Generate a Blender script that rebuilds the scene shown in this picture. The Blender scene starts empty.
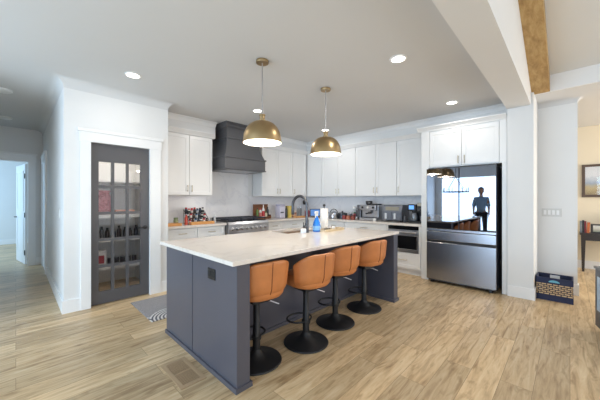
import bpy, bmesh, math, random
from mathutils import Vector, Matrix
random.seed(7)
PI = math.pi
SC = bpy.context.scene
C = SC.collection

# ------------------------------------------------------------------ camera
cam = bpy.data.objects.new('camera', bpy.data.cameras.new('camera'))
C.objects.link(cam)
cam.data.sensor_width = 36.0
cam.data.lens = 277.0 / 600.0 * 36.0
cam.data.clip_start = 0.05
cam.location = (0, 0, 1.33)
cam.rotation_euler = (PI / 2, 0, math.atan2(270, 277) - PI / 2)
SC.camera = cam

# ------------------------------------------------------------------ world, exposure, daylight
SC.view_settings.view_transform = 'Standard'
SC.view_settings.look = 'None'
SC.view_settings.gamma = 1.0
SC.view_settings.exposure = -0.15
SC.view_settings.use_curve_mapping = False
W = bpy.data.worlds.new('sky')
SC.world = W
W.use_nodes = True
W.node_tree.nodes['Background'].inputs[0].default_value = (0.72, 0.84, 1.0, 1)
W.node_tree.nodes['Background'].inputs[1].default_value = 1.6
SC.cycles.use_denoising = True
SC.cycles.max_bounces = 8
SC.cycles.diffuse_bounces = 5
SC.cycles.sample_clamp_indirect = 6.0
SC.cycles.caustics_reflective = False
SC.cycles.caustics_refractive = False


def area(name, loc, direction, sx, sy, power, col):
    l = bpy.data.lights.new(name, 'AREA')
    l.shape = 'RECTANGLE'
    l.size, l.size_y = sx, sy
    l.energy = power
    l.color = col
    o = bpy.data.objects.new(name, l)
    C.objects.link(o)
    o.location = loc
    o.rotation_euler = Vector(direction).to_track_quat('-Z', 'Y').to_euler()
    return o


DAY = (0.80, 0.90, 1.0)
area('daylight_dining', (-3.43, 2.45, 1.2), (1, 0, 0), 3.0, 2.1, 220, (0.57, 0.79, 1.0))
area('daylight_living', (0.6, -4.43, 1.6), (0, 1, 0), 5.6, 2.4, 64, (1.0, 0.975, 0.94))
area('daylight_side', (-3.43, -2.0, 1.4), (1, 0, 0), 2.2, 2.0, 88, (0.50, 0.74, 1.0))
area('daylight_bedroom', (-2.93, 10.2, 1.5), (1, 0, 0), 1.9, 1.6, 150, (0.42, 0.70, 1.0))
area('daylight_study', (6.7, -3.43, 1.5), (0, 1, 0), 1.7, 1.7, 120, (1.0, 0.97, 0.92))


# ------------------------------------------------------------------ materials
def srgb(r, g, b):
    f = lambda c: (c / 255 / 12.92) if c / 255 <= 0.04045 else ((c / 255 + 0.055) / 1.055) ** 2.4
    return (f(r), f(g), f(b), 1)


MATS = {}


def mat(name, col, rough=0.5, metal=0.0, var=0.05, scale=8.0, bump=0.0, emit=None, estr=0.0, spec=0.5):
    if name in MATS:
        return MATS[name]
    m = bpy.data.materials.new(name)
    m.use_nodes = True
    nt = m.node_tree
    b = nt.nodes['Principled BSDF']
    b.inputs['Roughness'].default_value = rough
    b.inputs['Metallic'].default_value = metal
    b.inputs['Specular IOR Level'].default_value = spec
    tc = nt.nodes.new('ShaderNodeTexCoord')
    n = nt.nodes.new('ShaderNodeTexNoise')
    n.inputs['Scale'].default_value = scale
    n.inputs['Detail'].default_value = 3
    nt.links.new(tc.outputs['Object'], n.inputs['Vector'])
    mx = nt.nodes.new('ShaderNodeMix')
    mx.data_type = 'RGBA'
    c = col if len(col) == 4 else (*col, 1)
    mx.inputs[6].default_value = (c[0] * (1 - var), c[1] * (1 - var), c[2] * (1 - var), 1)
    mx.inputs[7].default_value = (min(1, c[0] * (1 + var)), min(1, c[1] * (1 + var)), min(1, c[2] * (1 + var)), 1)
    nt.links.new(n.outputs['Fac'], mx.inputs[0])
    nt.links.new(mx.outputs[2], b.inputs['Base Color'])
    if bump:
        bp = nt.nodes.new('ShaderNodeBump')
        bp.inputs['Strength'].default_value = bump
        bp.inputs['Distance'].default_value = 0.01
        nt.links.new(n.outputs['Fac'], bp.inputs['Height'])
        nt.links.new(bp.outputs[0], b.inputs['Normal'])
    if emit:
        b.inputs['Emission Color'].default_value = (*emit[:3], 1)
        b.inputs['Emission Strength'].default_value = estr
    MATS[name] = m
    return m


def glass_mat(name, tint=(1, 1, 1, 1), refl=0.12):
    m = bpy.data.materials.new(name)
    m.use_nodes = True
    nt = m.node_tree
    nt.nodes.clear()
    out = nt.nodes.new('ShaderNodeOutputMaterial')
    t = nt.nodes.new('ShaderNodeBsdfTransparent')
    t.inputs[0].default_value = tint
    g = nt.nodes.new('ShaderNodeBsdfGlossy')
    g.inputs['Roughness'].default_value = 0.02
    lw = nt.nodes.new('ShaderNodeLayerWeight')
    lw.inputs[0].default_value = 0.35
    ad = nt.nodes.new('ShaderNodeMath')
    ad.operation = 'MULTIPLY_ADD'
    ad.inputs[1].default_value = 0.22
    ad.inputs[2].default_value = refl
    nt.links.new(lw.outputs['Fresnel'], ad.inputs[0])
    mx = nt.nodes.new('ShaderNodeMixShader')
    nt.links.new(ad.outputs[0], mx.inputs[0])
    nt.links.new(t.outputs[0], mx.inputs[1])
    nt.links.new(g.outputs[0], mx.inputs[2])
    nt.links.new(mx.outputs[0], out.inputs[0])
    MATS[name] = m
    return m


def wood_mat(name, dark, mid, light, plank=None, axis=0, rough=0.4, grain=1.0, scl=1.0):
    """plank wood: long axis along local x (axis=0) or y (axis=1); plank=(length,width)"""
    m = bpy.data.materials.new(name)
    m.use_nodes = True
    nt = m.node_tree
    N, L = nt.nodes, nt.links
    b = N['Principled BSDF']
    b.inputs['Roughness'].default_value = rough
    tc = N.new('ShaderNodeTexCoord')
    mp = N.new('ShaderNodeMapping')
    if axis == 1:
        mp.inputs['Rotation'].default_value = (0, 0, PI / 2)
    if axis == 2:
        mp.inputs['Rotation'].default_value = (0, PI / 2, 0)
    L.new(tc.outputs['Object'], mp.inputs['Vector'])
    vec = mp.outputs[0]
    if plank:
        br = N.new('ShaderNodeTexBrick')
        br.offset = 0.37
        br.offset_frequency = 2
        br.inputs['Color1'].default_value = (0, 0, 0, 1)
        br.inputs['Color2'].default_value = (1, 1, 1, 1)
        br.inputs['Scale'].default_value = 1.0
        br.inputs['Mortar Size'].default_value = 0.0016
        br.inputs['Mortar Smooth'].default_value = 0.3
        br.inputs['Brick Width'].default_value = plank[0]
        br.inputs['Row Height'].default_value = plank[1]
        L.new(vec, br.inputs['Vector'])
    sc = N.new('ShaderNodeMapping')
    sc.inputs['Scale'].default_value = (1.3 * scl, 13 * scl, 13 * scl)
    L.new(vec, sc.inputs['Vector'])
    n1 = N.new('ShaderNodeTexNoise')
    n1.noise_dimensions = '4D'
    n1.inputs['Scale'].default_value = 1.0
    n1.inputs['Detail'].default_value = 6
    n1.inputs['Roughness'].default_value = 0.62
    n1.inputs['Distortion'].default_value = 0.9
    L.new(sc.outputs[0], n1.inputs['Vector'])
    if plank:
        ml = N.new('ShaderNodeMath')
        ml.operation = 'MULTIPLY'
        ml.inputs[1].default_value = 9.0
        L.new(br.outputs['Color'], ml.inputs[0])
        L.new(ml.outputs[0], n1.inputs['W'])
    rp = N.new('ShaderNodeValToRGB')
    e = rp.color_ramp.elements
    e[0].position, e[0].color = 0.5 - 0.2 * grain, dark
    e[1].position, e[1].color = 0.5 + 0.2 * grain, light
    k = e.new(0.5)
    k.color = mid
    L.new(n1.outputs['Fac'], rp.inputs[0])
    colout = rp.outputs[0]
    if plank:
        hs = N.new('ShaderNodeHueSaturation')
        mr = N.new('ShaderNodeMapRange')
        mr.inputs['To Min'].default_value = 0.80
        mr.inputs['To Max'].default_value = 1.14
        L.new(br.outputs['Color'], mr.inputs[0])
        L.new(mr.outputs[0], hs.inputs['Value'])
        L.new(colout, hs.inputs['Color'])
        mx = N.new('ShaderNodeMix')
        mx.data_type = 'RGBA'
        L.new(br.outputs['Fac'], mx.inputs[0])
        L.new(hs.outputs[0], mx.inputs[6])
        mx.inputs[7].default_value = (dark[0] * .75, dark[1] * .75, dark[2] * .75, 1)
        s2 = N.new('ShaderNodeMapping')
        s2.inputs['Scale'].default_value = (2.4, 11, 11)
        L.new(vec, s2.inputs['Vector'])
        n2 = N.new('ShaderNodeTexNoise')
        n2.noise_dimensions = '4D'
        n2.inputs['Scale'].default_value = 1.0
        n2.inputs['Detail'].default_value = 4
        n2.inputs['Distortion'].default_value = 2.2
        L.new(s2.outputs[0], n2.inputs['Vector'])
        L.new(ml.outputs[0], n2.inputs['W'])
        r2 = N.new('ShaderNodeValToRGB')
        r2.color_ramp.elements[0].position, r2.color_ramp.elements[0].color = 0.56, (1, 1, 1, 1)
        r2.color_ramp.elements[1].position, r2.color_ramp.elements[1].color = 0.70, (0.70, 0.64, 0.57, 1)
        L.new(n2.outputs['Fac'], r2.inputs[0])
        m3 = N.new('ShaderNodeMix')
        m3.data_type = 'RGBA'
        m3.blend_type = 'MULTIPLY'
        m3.inputs[0].default_value = 1.0
        L.new(mx.outputs[2], m3.inputs[6])
        L.new(r2.outputs[0], m3.inputs[7])
        colout = m3.outputs[2]
    L.new(colout, b.inputs['Base Color'])
    bp = N.new('ShaderNodeBump')
    bp.inputs['Strength'].default_value = 0.12
    bp.inputs['Distance'].default_value = 0.004
    L.new(n1.outputs['Fac'], bp.inputs['Height'])
    L.new(bp.outputs[0], b.inputs['Normal'])
    MATS[name] = m
    return m


def slab_mat(name, base, vein, rough=0.12, scale=1.6, width=0.04):
    m = bpy.data.materials.new(name)
    m.use_nodes = True
    nt = m.node_tree
    N, L = nt.nodes, nt.links
    b = N['Principled BSDF']
    b.inputs['Roughness'].default_value = rough
    tc = N.new('ShaderNodeTexCoord')
    n = N.new('ShaderNodeTexNoise')
    n.inputs['Scale'].default_value = scale
    n.inputs['Detail'].default_value = 5
    n.inputs['Distortion'].default_value = 1.4
    L.new(tc.outputs['Object'], n.inputs['Vector'])
    rp = N.new('ShaderNodeValToRGB')
    e = rp.color_ramp.elements
    e[0].position, e[0].color = 0.5 - width, base
    e[1].position, e[1].color = 0.5 + width, base
    k = e.new(0.5)
    k.color = vein
    L.new(n.outputs['Fac'], rp.inputs[0])
    L.new(rp.outputs[0], b.inputs['Base Color'])
    MATS[name] = m
    return m


def woven_mat(name, c1, c2, mortar, bw, bh, ms, axes='yz'):
    m = bpy.data.materials.new(name)
    m.use_nodes = True
    nt = m.node_tree
    N, L = nt.nodes, nt.links
    b = N['Principled BSDF']
    b.inputs['Roughness'].default_value = 0.75
    tc = N.new('ShaderNodeTexCoord')
    sp = N.new('ShaderNodeSeparateXYZ')
    cb = N.new('ShaderNodeCombineXYZ')
    ad = N.new('ShaderNodeMath')
    ad.operation = 'ADD'
    L.new(tc.outputs['Object'], sp.inputs[0])
    L.new(sp.outputs[0], ad.inputs[0])
    L.new(sp.outputs[1], ad.inputs[1])
    L.new(ad.outputs[0], cb.inputs[0])
    L.new(sp.outputs[2], cb.inputs[1])
    br = N.new('ShaderNodeTexBrick')
    br.inputs['Color1'].default_value = c1
    br.inputs['Color2'].default_value = c2
    br.inputs['Mortar'].default_value = mortar
    br.inputs['Scale'].default_value = 1
    br.inputs['Mortar Size'].default_value = ms
    br.inputs['Brick Width'].default_value = bw
    br.inputs['Row Height'].default_value = bh
    L.new(cb.outputs[0], br.inputs['Vector'])
    L.new(br.outputs['Color'], b.inputs['Base Color'])
    bp = N.new('ShaderNodeBump')
    bp.invert = True
    bp.inputs['Strength'].default_value = 0.6
    bp.inputs['Distance'].default_value = 0.01
    L.new(br.outputs['Fac'], bp.inputs['Height'])
    L.new(bp.outputs[0], b.inputs['Normal'])
    MATS[name] = m
    return m


def rug_mat(name):
    """grey runner with concentric pale arcs in square tiles"""
    m = bpy.data.materials.new(name)
    m.use_nodes = True
    nt = m.node_tree
    N, L = nt.nodes, nt.links
    b = N['Principled BSDF']
    b.inputs['Roughness'].default_value = 0.95
    tc = N.new('ShaderNodeTexCoord')
    sp = N.new('ShaderNodeSeparateXYZ')
    L.new(tc.outputs['Object'], sp.inputs[0])

    def M(op, a, bb=None):
        n = N.new('ShaderNodeMath')
        n.operation = op
        for i, v in enumerate((a, bb)):
            if v is None:
                continue
            if isinstance(v, (int, float)):
                n.inputs[i].default_value = v
            else:
                L.new(v, n.inputs[i])
        return n.outputs[0]
    fx = M('SUBTRACT', M('FRACT', M('DIVIDE', M('SUBTRACT', sp.outputs[0], 0.02), 0.5)), 0.5)
    fy = M('SUBTRACT', M('FRACT', M('DIVIDE', sp.outputs[1], 0.8)), 0.0)
    d = M('SQRT', M('ADD', M('MULTIPLY', fx, fx), M('MULTIPLY', M('MULTIPLY', fy, fy), 2.56)))
    ring = M('GREATER_THAN', M('SINE', M('MULTIPLY', d, 84.0)), 0.0)
    mx = N.new('ShaderNodeMix')
    mx.data_type = 'RGBA'
    inside = M('LESS_THAN', d, 0.56)
    hatch = M('MULTIPLY', M('GREATER_THAN', M('SINE', M('MULTIPLY', sp.outputs[1], 190.0)), 0.0), 0.55)
    L.new(M('ADD', M('MULTIPLY', ring, inside), M('MULTIPLY', hatch, M('SUBTRACT', 1.0, inside))), mx.inputs[0])
    mx.inputs[6].default_value = srgb(104, 102, 108)
    mx.inputs[7].default_value = srgb(216, 212, 210)
    L.new(mx.outputs[2], b.inputs['Base Color'])
    MATS[name] = m
    return m


def art_mat(name, bands, vertical_scale=1.0):
    """bands: list of (position along z 0-1, colour)"""
    m = bpy.data.materials.new(name)
    m.use_nodes = True
    nt = m.node_tree
    N, L = nt.nodes, nt.links
    b = N['Principled BSDF']
    b.inputs['Roughness'].default_value = 0.3
    tc = N.new('ShaderNodeTexCoord')
    sp = N.new('ShaderNodeSeparateXYZ')
    L.new(tc.outputs['Generated'], sp.inputs[0])
    n = N.new('ShaderNodeTexNoise')
    n.inputs['Scale'].default_value = 5
    L.new(tc.outputs['Generated'], n.inputs['Vector'])
    ma = N.new('ShaderNodeMath')
    ma.operation = 'MULTIPLY_ADD'
    ma.inputs[1].default_value = 0.25
    L.new(n.outputs['Fac'], ma.inputs[0])
    L.new(sp.outputs[2], ma.inputs[2])
    rp = N.new('ShaderNodeValToRGB')
    e = rp.color_ramp.elements
    e[0].position, e[0].color = bands[0]
    e[1].position, e[1].color = bands[-1]
    for p, c in bands[1:-1]:
        k = e.new(p)
        k.color = c
    L.new(ma.outputs[0], rp.inputs[0])
    L.new(rp.outputs[0], b.inputs['Base Color'])
    MATS[name] = m
    return m


WALL = mat('white_wall_paint', (0.76, 0.76, 0.755, 1), 0.6, var=0.015, scale=3)
VAULT = mat('vault_paint', (0.74, 0.74, 0.72, 1), 0.8, var=0.01, scale=3)
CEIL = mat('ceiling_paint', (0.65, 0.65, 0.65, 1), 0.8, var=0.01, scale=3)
TRIM = mat('white_trim_paint', (0.84, 0.84, 0.84, 1), 0.35, var=0.01)
CAB = mat('white_cabinet_paint', (0.83, 0.83, 0.825, 1), 0.3, var=0.01)
BEIGE = mat('beige_wall_paint', srgb(236, 224, 200), 0.7, var=0.02, scale=3)
ISL = mat('slate_island_paint', srgb(84, 84, 94), 0.3, var=0.04)
HOODM = mat('charcoal_hood_paint', srgb(84, 84, 87), 0.4, var=0.03)
DOORG = mat('grey_door_paint', srgb(84, 83, 86), 0.4, var=0.03)
BRASS = mat('aged_brass', srgb(172, 148, 110), 0.36, 1.0, var=0.08, scale=14)
NICKEL = mat('champagne_nickel', srgb(200, 188, 165), 0.3, 1.0)
STEEL = mat('brushed_steel', srgb(190, 190, 194), 0.30, 1.0, var=0.05, scale=20)
STEELD = mat('dark_stainless', srgb(158, 161, 170), 0.25, 1.0, var=0.04, scale=20)
BGLASS = mat('mirror_black_glass', srgb(122, 125, 134), 0.02, 1.0, var=0.01)
BLACK = mat('satin_black', srgb(28, 28, 30), 0.35)
BLACKM = mat('matte_black_metal', srgb(38, 38, 40), 0.45, 0.3, var=0.06)
IRON = mat('cast_iron', srgb(66, 68, 78), 0.45, 0.4, var=0.1, scale=30)
DGLASS = mat('dark_oven_glass', srgb(16, 17, 20), 0.06)
FAUC = mat('gunmetal', srgb(84, 86, 92), 0.35, 0.8, var=0.05)
LEATH = mat('tan_leather', srgb(194, 122, 70), 0.40, var=0.14, scale=14, bump=0.08)
LEATHS = mat('leather_seam', srgb(120, 66, 30), 0.6)
PLAST = mat('white_plastic', (0.80, 0.80, 0.79, 1), 0.35, var=0.01)
PAPER = mat('paper_towel', (0.86, 0.85, 0.83, 1), 0.9, var=0.03, scale=60, bump=0.3)
BLUEP = mat('blue_cleaner_bottle', srgb(38, 120, 214), 0.15)
FLOOR = wood_mat('oak_plank_floor', srgb(166, 136, 100), srgb(206, 178, 138), srgb(222, 200, 164), (1.25, 0.185), 0, 0.36, 1.0, 1.9)
OAK = wood_mat('oak_beam', srgb(150, 116, 70), srgb(180, 146, 94), srgb(198, 168, 118), None, 0, 0.55, 1.0, 1.4)
BOARD = wood_mat('maple_board', srgb(190, 128, 66), srgb(212, 152, 88), srgb(226, 172, 110), None, 0, 0.45)
WALNUT = wood_mat('walnut_wood', srgb(84, 50, 30), srgb(116, 72, 46), srgb(140, 92, 60), None, 0, 0.45)
TRAYW = wood_mat('bamboo_wood', srgb(178, 156, 124), srgb(204, 186, 154), srgb(218, 202, 174), None, 0, 0.5)
QUARTZ = slab_mat('cream_quartz', srgb(228, 220, 212), srgb(220, 211, 203), 0.1, 1.3, 0.02)
SPLASH = slab_mat('pale_grey_slab', srgb(240, 240, 243), srgb(231, 231, 236), 0.18, 1.8, 0.03)
GLASS = glass_mat('clear_pane', (1, 1, 1, 1), 0.02)
RUG = rug_mat('arc_pattern_rug')
WOVEN = woven_mat('navy_rope_weave', srgb(206, 178, 140), srgb(186, 156, 118), srgb(36, 38, 54), 0.056, 0.025, 0.005)
NAVY = mat('navy_canvas', srgb(40, 46, 74), 0.8, var=0.08, scale=40)
TEAL = mat('teal_trim', srgb(110, 178, 200), 0.6)
ESPR = mat('dark_stained_wood', srgb(52, 46, 44), 0.4, var=0.12, scale=12)
LAMP = mat('lamp_diffuser', (1, 0.95, 0.88, 1), 0.5, emit=(1.0, 0.93, 0.82), estr=9.0)
SHADEIN = mat('white_enamel', (0.86, 0.84, 0.80, 1), 0.4)
BULB = mat('bulb_glow', (1, 0.9, 0.75, 1), 0.5, emit=(1.0, 0.86, 0.66), estr=14.0)


def cmat(r, g, b, rough=0.4, metal=0.0):
    return mat('paint_%d_%d_%d' % (r, g, b), srgb(r, g, b), rough, metal)


# ------------------------------------------------------------------ mesh helpers
class MB:
    def __init__(s):
        s.bm = bmesh.new()

    def box(s, x0, x1, y0, y1, z0, z1, b=0.0, seg=2, M=None):
        vs = [s.bm.verts.new(p) for p in ((x0, y0, z0), (x1, y0, z0), (x1, y1, z0), (x0, y1, z0),
                                          (x0, y0, z1), (x1, y0, z1), (x1, y1, z1), (x0, y1, z1))]
        fs = [s.bm.faces.new([vs[i] for i in f]) for f in ((3, 2, 1, 0), (4, 5, 6, 7), (0, 1, 5, 4), (1, 2, 6, 5), (2, 3, 7, 6), (3, 0, 4, 7))]
        if b:
            es = list({e for f in fs for e in f.edges})
            r = bmesh.ops.bevel(s.bm, geom=es, offset=b, segments=seg, profile=0.5, affect='EDGES')
            vs = list({v for f in r['faces'] for v in f.verts} | {v for v in vs if v.is_valid})
        if M:
            bmesh.ops.transform(s.bm, matrix=M, verts=[v for v in vs if v.is_valid])
        return s

    def ring(s, pts):
        return [s.bm.verts.new(p) for p in pts]

    def loft(s, rings, closed=True, cap=True):
        R = [s.ring(r) for r in rings]
        n = len(R[0])
        for a, b in zip(R, R[1:]):
            for i in range(n if closed else n - 1):
                j = (i + 1) % n
                s.bm.faces.new((a[i], a[j], b[j], b[i]))
        if cap:
            s.bm.faces.new(list(reversed(R[0])))
            s.bm.faces.new(R[-1])
        return s

    def lathe(s, prof, c=(0, 0), n=28, cap=True):
        rings = [[(c[0] + max(r, 1e-4) * math.cos(2 * PI * i / n), c[1] + max(r, 1e-4) * math.sin(2 * PI * i / n), z) for i in range(n)] for r, z in prof]
        return s.loft(rings, True, cap)

    def tube(s, pts, r, n=10, closed=False, cap=True):
        P = [Vector(p) for p in pts]
        rings = []
        m = len(P)
        up = None
        for i, p in enumerate(P):
            if closed:
                t = (P[(i + 1) % m] - P[i - 1]).normalized()
            else:
                t = (P[min(i + 1, m - 1)] - P[max(i - 1, 0)]).normalized()
            if up is None:
                up = Vector((0, 0, 1)) if abs(t.z) < 0.9 else Vector((1, 0, 0))
            u = t.cross(up).normalized()
            up = u.cross(t).normalized()
            rr = r[i] if isinstance(r, (list, tuple)) else r
            rings.append([p + (u * math.cos(2 * PI * k / n) + up * math.sin(2 * PI * k / n)) * rr for k in range(n)])
        if closed:
            R = [s.ring(q) for q in rings]
            for i in range(m):
                a, b = R[i], R[(i + 1) % m]
                for k in range(n):
                    s.bm.faces.new((a[k], a[(k + 1) % n], b[(k + 1) % n], b[k]))
            return s
        return s.loft(rings, True, cap)

    def prism(s, poly, axis, a, b):
        """poly in the two other axes in order; extruded along axis from a to b"""
        def mk(p, t):
            return {'x': (t, p[0], p[1]), 'y': (p[0], t, p[1]), 'z': (p[0], p[1], t)}[axis]
        return s.loft([[mk(p, a) for p in poly], [mk(p, b) for p in poly]])

    def sphere(s, c, r, n=16):
        prof = [(r * math.sin(PI * k / (n // 2)), c[2] - r * math.cos(PI * k / (n // 2))) for k in range(n // 2 + 1)]
        return s.lathe(prof, c[:2], n)

    def grid(s, f, nu, nv):
        V = [[s.bm.verts.new(f(i / nu, j / nv)) for i in range(nu + 1)] for j in range(nv + 1)]
        for j in range(nv):
            for i in range(nu):
                s.bm.faces.new((V[j][i], V[j][i + 1], V[j + 1][i + 1], V[j + 1][i]))
        return s

    def build(s, name, m, parent=None, smooth=False, kind=None, label=None):
        bmesh.ops.recalc_face_normals(s.bm, faces=s.bm.faces[:])
        me = bpy.data.meshes.new(name)
        s.bm.to_mesh(me)
        s.bm.free()
        o = bpy.data.objects.new(name, me)
        C.objects.link(o)
        me.materials.append(m)
        if smooth:
            for p in me.polygons:
                p.use_smooth = True
            try:
                me.set_sharp_from_angle(angle=math.radians(40))
            except Exception:
                pass
        if parent:
            o.parent = parent
        if kind:
            o['kind'] = kind
        if label:
            o['label'] = label
        return o


def tag(o, label, cat, group=None):
    o['label'] = label
    o['category'] = cat
    if group:
        o['group'] = group
    return o


def thing(name, label, cat, loc=(0, 0, 0), rz=0.0, group=None):
    o = bpy.data.objects.new(name, None)
    o.empty_display_size = 0.1
    C.objects.link(o)
    o.location = loc
    o.rotation_euler = (0, 0, rz)
    return tag(o, label, cat, group)


def copy_tree(o, parent=None):
    c = o.copy()
    C.objects.link(c)
    if parent:
        c.parent = parent
    for ch in [x for x in list(C.objects) if x.parent == o]:
        copy_tree(ch, c)
    return c


def S(name, mb, m, smooth=False):
    return mb.build(name, m, None, smooth, 'structure')


# ------------------------------------------------------------------ the setting
H = 2.76
S('floor', MB().box(-3.6, 8.0, -4.6, 12.3, -0.1, 0.0), FLOOR)
# flat ceiling: kitchen and dining, hall, bedroom, study strip
mb = MB()
mb.box(-3.6, 5.6, 0.50, 12.3, H, H + 0.1)
mb.box(4.94, 8.0, -4.6, 0.50, H, H + 0.1)
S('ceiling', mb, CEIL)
# vaulted living room ceiling rising away from the fascia
sl = 0.41
RX, RZ = 0.4, 2.97 + 0.41 * (4.94 - 0.4)
mb = MB()
mb.prism([(4.94, 2.97), (RX, RZ), (-3.6, RZ - sl * 4.0), (-3.6, RZ - sl * 4.0 + .1), (RX, RZ + .1), (4.94, 3.07)], 'y', -4.6, 0.45)
S('ceiling_vault', mb, VAULT)
S('trim_fascia', MB().box(4.92, 4.9395, -4.6, 0.375, H, 2.978), TRIM)
# header between kitchen and living room, wall above it up to the vault
mb = MB()
mb.prism([(-3.5, 2.60), (4.79, 2.60), (4.94, 2.76), (4.94, 2.97), (RX, RZ), (-3.5, RZ - sl * 3.9)], 'y', 0.375, 0.63)
S('wall_header', mb, WALL)
# pantry block walls
mb = MB()
mb.box(0.39, 0.645, 4.24, 4.36, 0, H)
mb.box(1.315, 1.565, 4.24, 4.36, 0, H)
mb.box(0.645, 1.315, 4.24, 4.36, 2.045, H)
mb.box(0.39, 0.51, 4.36, 7.85, 0, H)
mb.box(1.445, 1.565, 4.36, 5.50, 0, H)
mb.box(0.51, 1.445, 5.40, 5.50, 0, H)
S('wall_pantry', mb, WALL)
S('wall_range', MB().box(1.565, 5.57, 5.08, 5.20, 0, H), WALL)
mb = MB()
mb.box(5.45, 5.57, -0.075, 5.08, 0, H)
mb.box(4.79, 5.45, 0.345, 0.63, 0, H)
S('wall_fridge', mb, WALL)
mb = MB()
mb.box(-0.9, -0.66, 7.85, 7.97, 0, H)
mb.box(0.172, 0.39, 7.85, 7.97, 0, H)
mb.box(-0.66, 0.172, 7.85, 7.97, 2.10, H)
S('wall_hall_end', mb, WALL)
mb = MB()
mb.box(-1.0, -0.9, 4.36, 7.97, 0, H)
mb.box(-3.5, -0.9, 4.24, 4.36, 0, H)
S('wall_hall_side', mb, WALL)
mb = MB()
mb.box(-3.0, 2.6, 12.1, 12.2, 0, H)
mb.box(2.5, 2.6, 7.97, 12.1, 0, H)
mb.box(0.39, 2.5, 7.85, 7.97, 0, H)
mb.box(-3.0, -1.0, 7.85, 7.97, 0, H)
S('wall_bedroom', mb, WALL)


def wall_with_hole(name, axis, p0, p1, a0, a1, z0, z1, holes, m):
    """wall slab; axis = constant axis ('x' or 'y'), thickness p0..p1, running a0..a1, holes [(a,b,za,zb)]"""
    mb = MB()

    def bx(a, b, za, zb):
        if b - a < 1e-4 or zb - za < 1e-4:
            return
        if axis == 'x':
            mb.box(p0, p1, a, b, za, zb)
        else:
            mb.box(a, b, p0, p1, za, zb)
    cur = a0
    for (a, b, za, zb) in sorted(holes):
        bx(cur, a, z0, z1)
        bx(a, b, z0, za)
        bx(a, b, zb, z1)
        cur = b
    bx(cur, a1, z0, z1)
    return S(name, mb, m)


WIN = {}
wall_with_hole('wall_dining', 'x', -3.6, -3.5, 0.63, 4.24, 0, H, [(0.90, 4.0, 0.10, 2.30)], WALL)
wall_with_hole('wall_living_side', 'x', -3.6, -3.5, -4.5, 0.63, 0, RZ - sl * 3.9, [(-3.1, -0.9, 0.4, 2.4)], WALL)
wall_with_hole('wall_living_back', 'y', -4.6, -4.5, -3.6, 4.94, 0, RZ, [(-2.2, 3.4, 0.4, 2.8)], WALL)
wall_with_hole('wall_bedroom_side', 'x', -3.1, -3.0, 7.85, 12.2, 0, H, [(9.25, 11.15, 0.7, 2.3)], WALL)
wall_with_hole('wall_study_side', 'y', -3.6, -3.5, 4.99, 8.0, 0, H, [(5.85, 7.55, 0.65, 2.35)], BEIGE)
S('wall_study', MB().box(7.75, 7.87, -3.5, 2.6, 0, H), BEIGE)
S('wall_study_end', MB().box(5.57, 7.75, 2.5, 2.6, 0, H), BEIGE)


def window_frame(n, axis, p, a0, a1, z0, z1, ncol, nrow):
    mb = MB()

    def bx(a, b, za, zb):
        if axis == 'x':
            mb.box(p, p + 0.06, a, b, za, zb)
        else:
            mb.box(a, b, p, p + 0.06, za, zb)
    t = 0.05
    bx(a0, a1, z0, z0 + t)
    bx(a0, a1, z1 - t, z1)
    for i in range(ncol + 1):
        a = a0 + (a1 - a0 - t) * i / ncol
        bx(a, a + t, z0 + t, z1 - t)
    for j in range(1, nrow):
        z = z0 + (z1 - z0) * j / nrow
        bx(a0 + t, a1 - t, z - t / 2, z + t / 2)
    S('window_%d' % n, mb, TRIM)


window_frame(1, 'x', -3.58, 0.90, 4.0, 0.10, 2.30, 3, 2)
window_frame(2, 'x', -3.58, -3.1, -0.9, 0.4, 2.4, 2, 2)
window_frame(3, 'y', -4.58, -2.2, 3.4, 0.4, 2.8, 4, 2)
window_frame(4, 'x', -3.08, 9.25, 11.15, 0.7, 2.3, 2, 2)
window_frame(5, 'y', -3.58, 5.85, 7.55, 0.65, 2.35, 2, 2)

# bulkheads over the wall cabinets
mb = MB()
mb.box(1.565, 2.60, 4.74, 5.08, 2.47, H)
mb.box(3.57, 5.45, 4.74, 5.08, 2.47, H)
mb.box(5.11, 5.45, 0.63, 4.74, 2.48, H)
S('wall_bulkhead', mb, WALL)


def crown(name, path, size, z, out=1, m=None, cove=False):
    """cove crown moulding swept along an open xy path; the moulding grows to the side given by out"""
    prof = [(0, -size), (size * .12, -size), (size * .2, -size * .8), (size * .45, -size * .42), (size * .8, -size * .2), (size, -size * .12), (size, 0), (0, 0)]
    if cove:
        prof = [(size - size * math.cos(PI / 2 * k / 10), -size + size * math.sin(PI / 2 * k / 10)) for k in range(11)] + [(0, 0)]
    P = [Vector((p[0], p[1])) for p in path]
    n = len(P)
    rings = []
    for i in range(n):
        d1 = (P[i] - P[i - 1]).normalized() if i > 0 else None
        d2 = (P[i + 1] - P[i]).normalized() if i < n - 1 else None
        n1 = Vector((-d1.y, d1.x)) * out if d1 else None
        n2 = Vector((-d2.y, d2.x)) * out if d2 else None
        if n1 is None:
            mit = n2
        elif n2 is None:
            mit = n1
        else:
            mit = (n1 + n2) / (1 + n1.dot(n2))
        rings.append([(P[i].x + mit.x * u, P[i].y + mit.y * u, z + w) for u, w in prof])
    mb = MB().loft(rings, True, True)
    m = m or TRIM
    return S(name, mb, m, cove)


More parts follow.
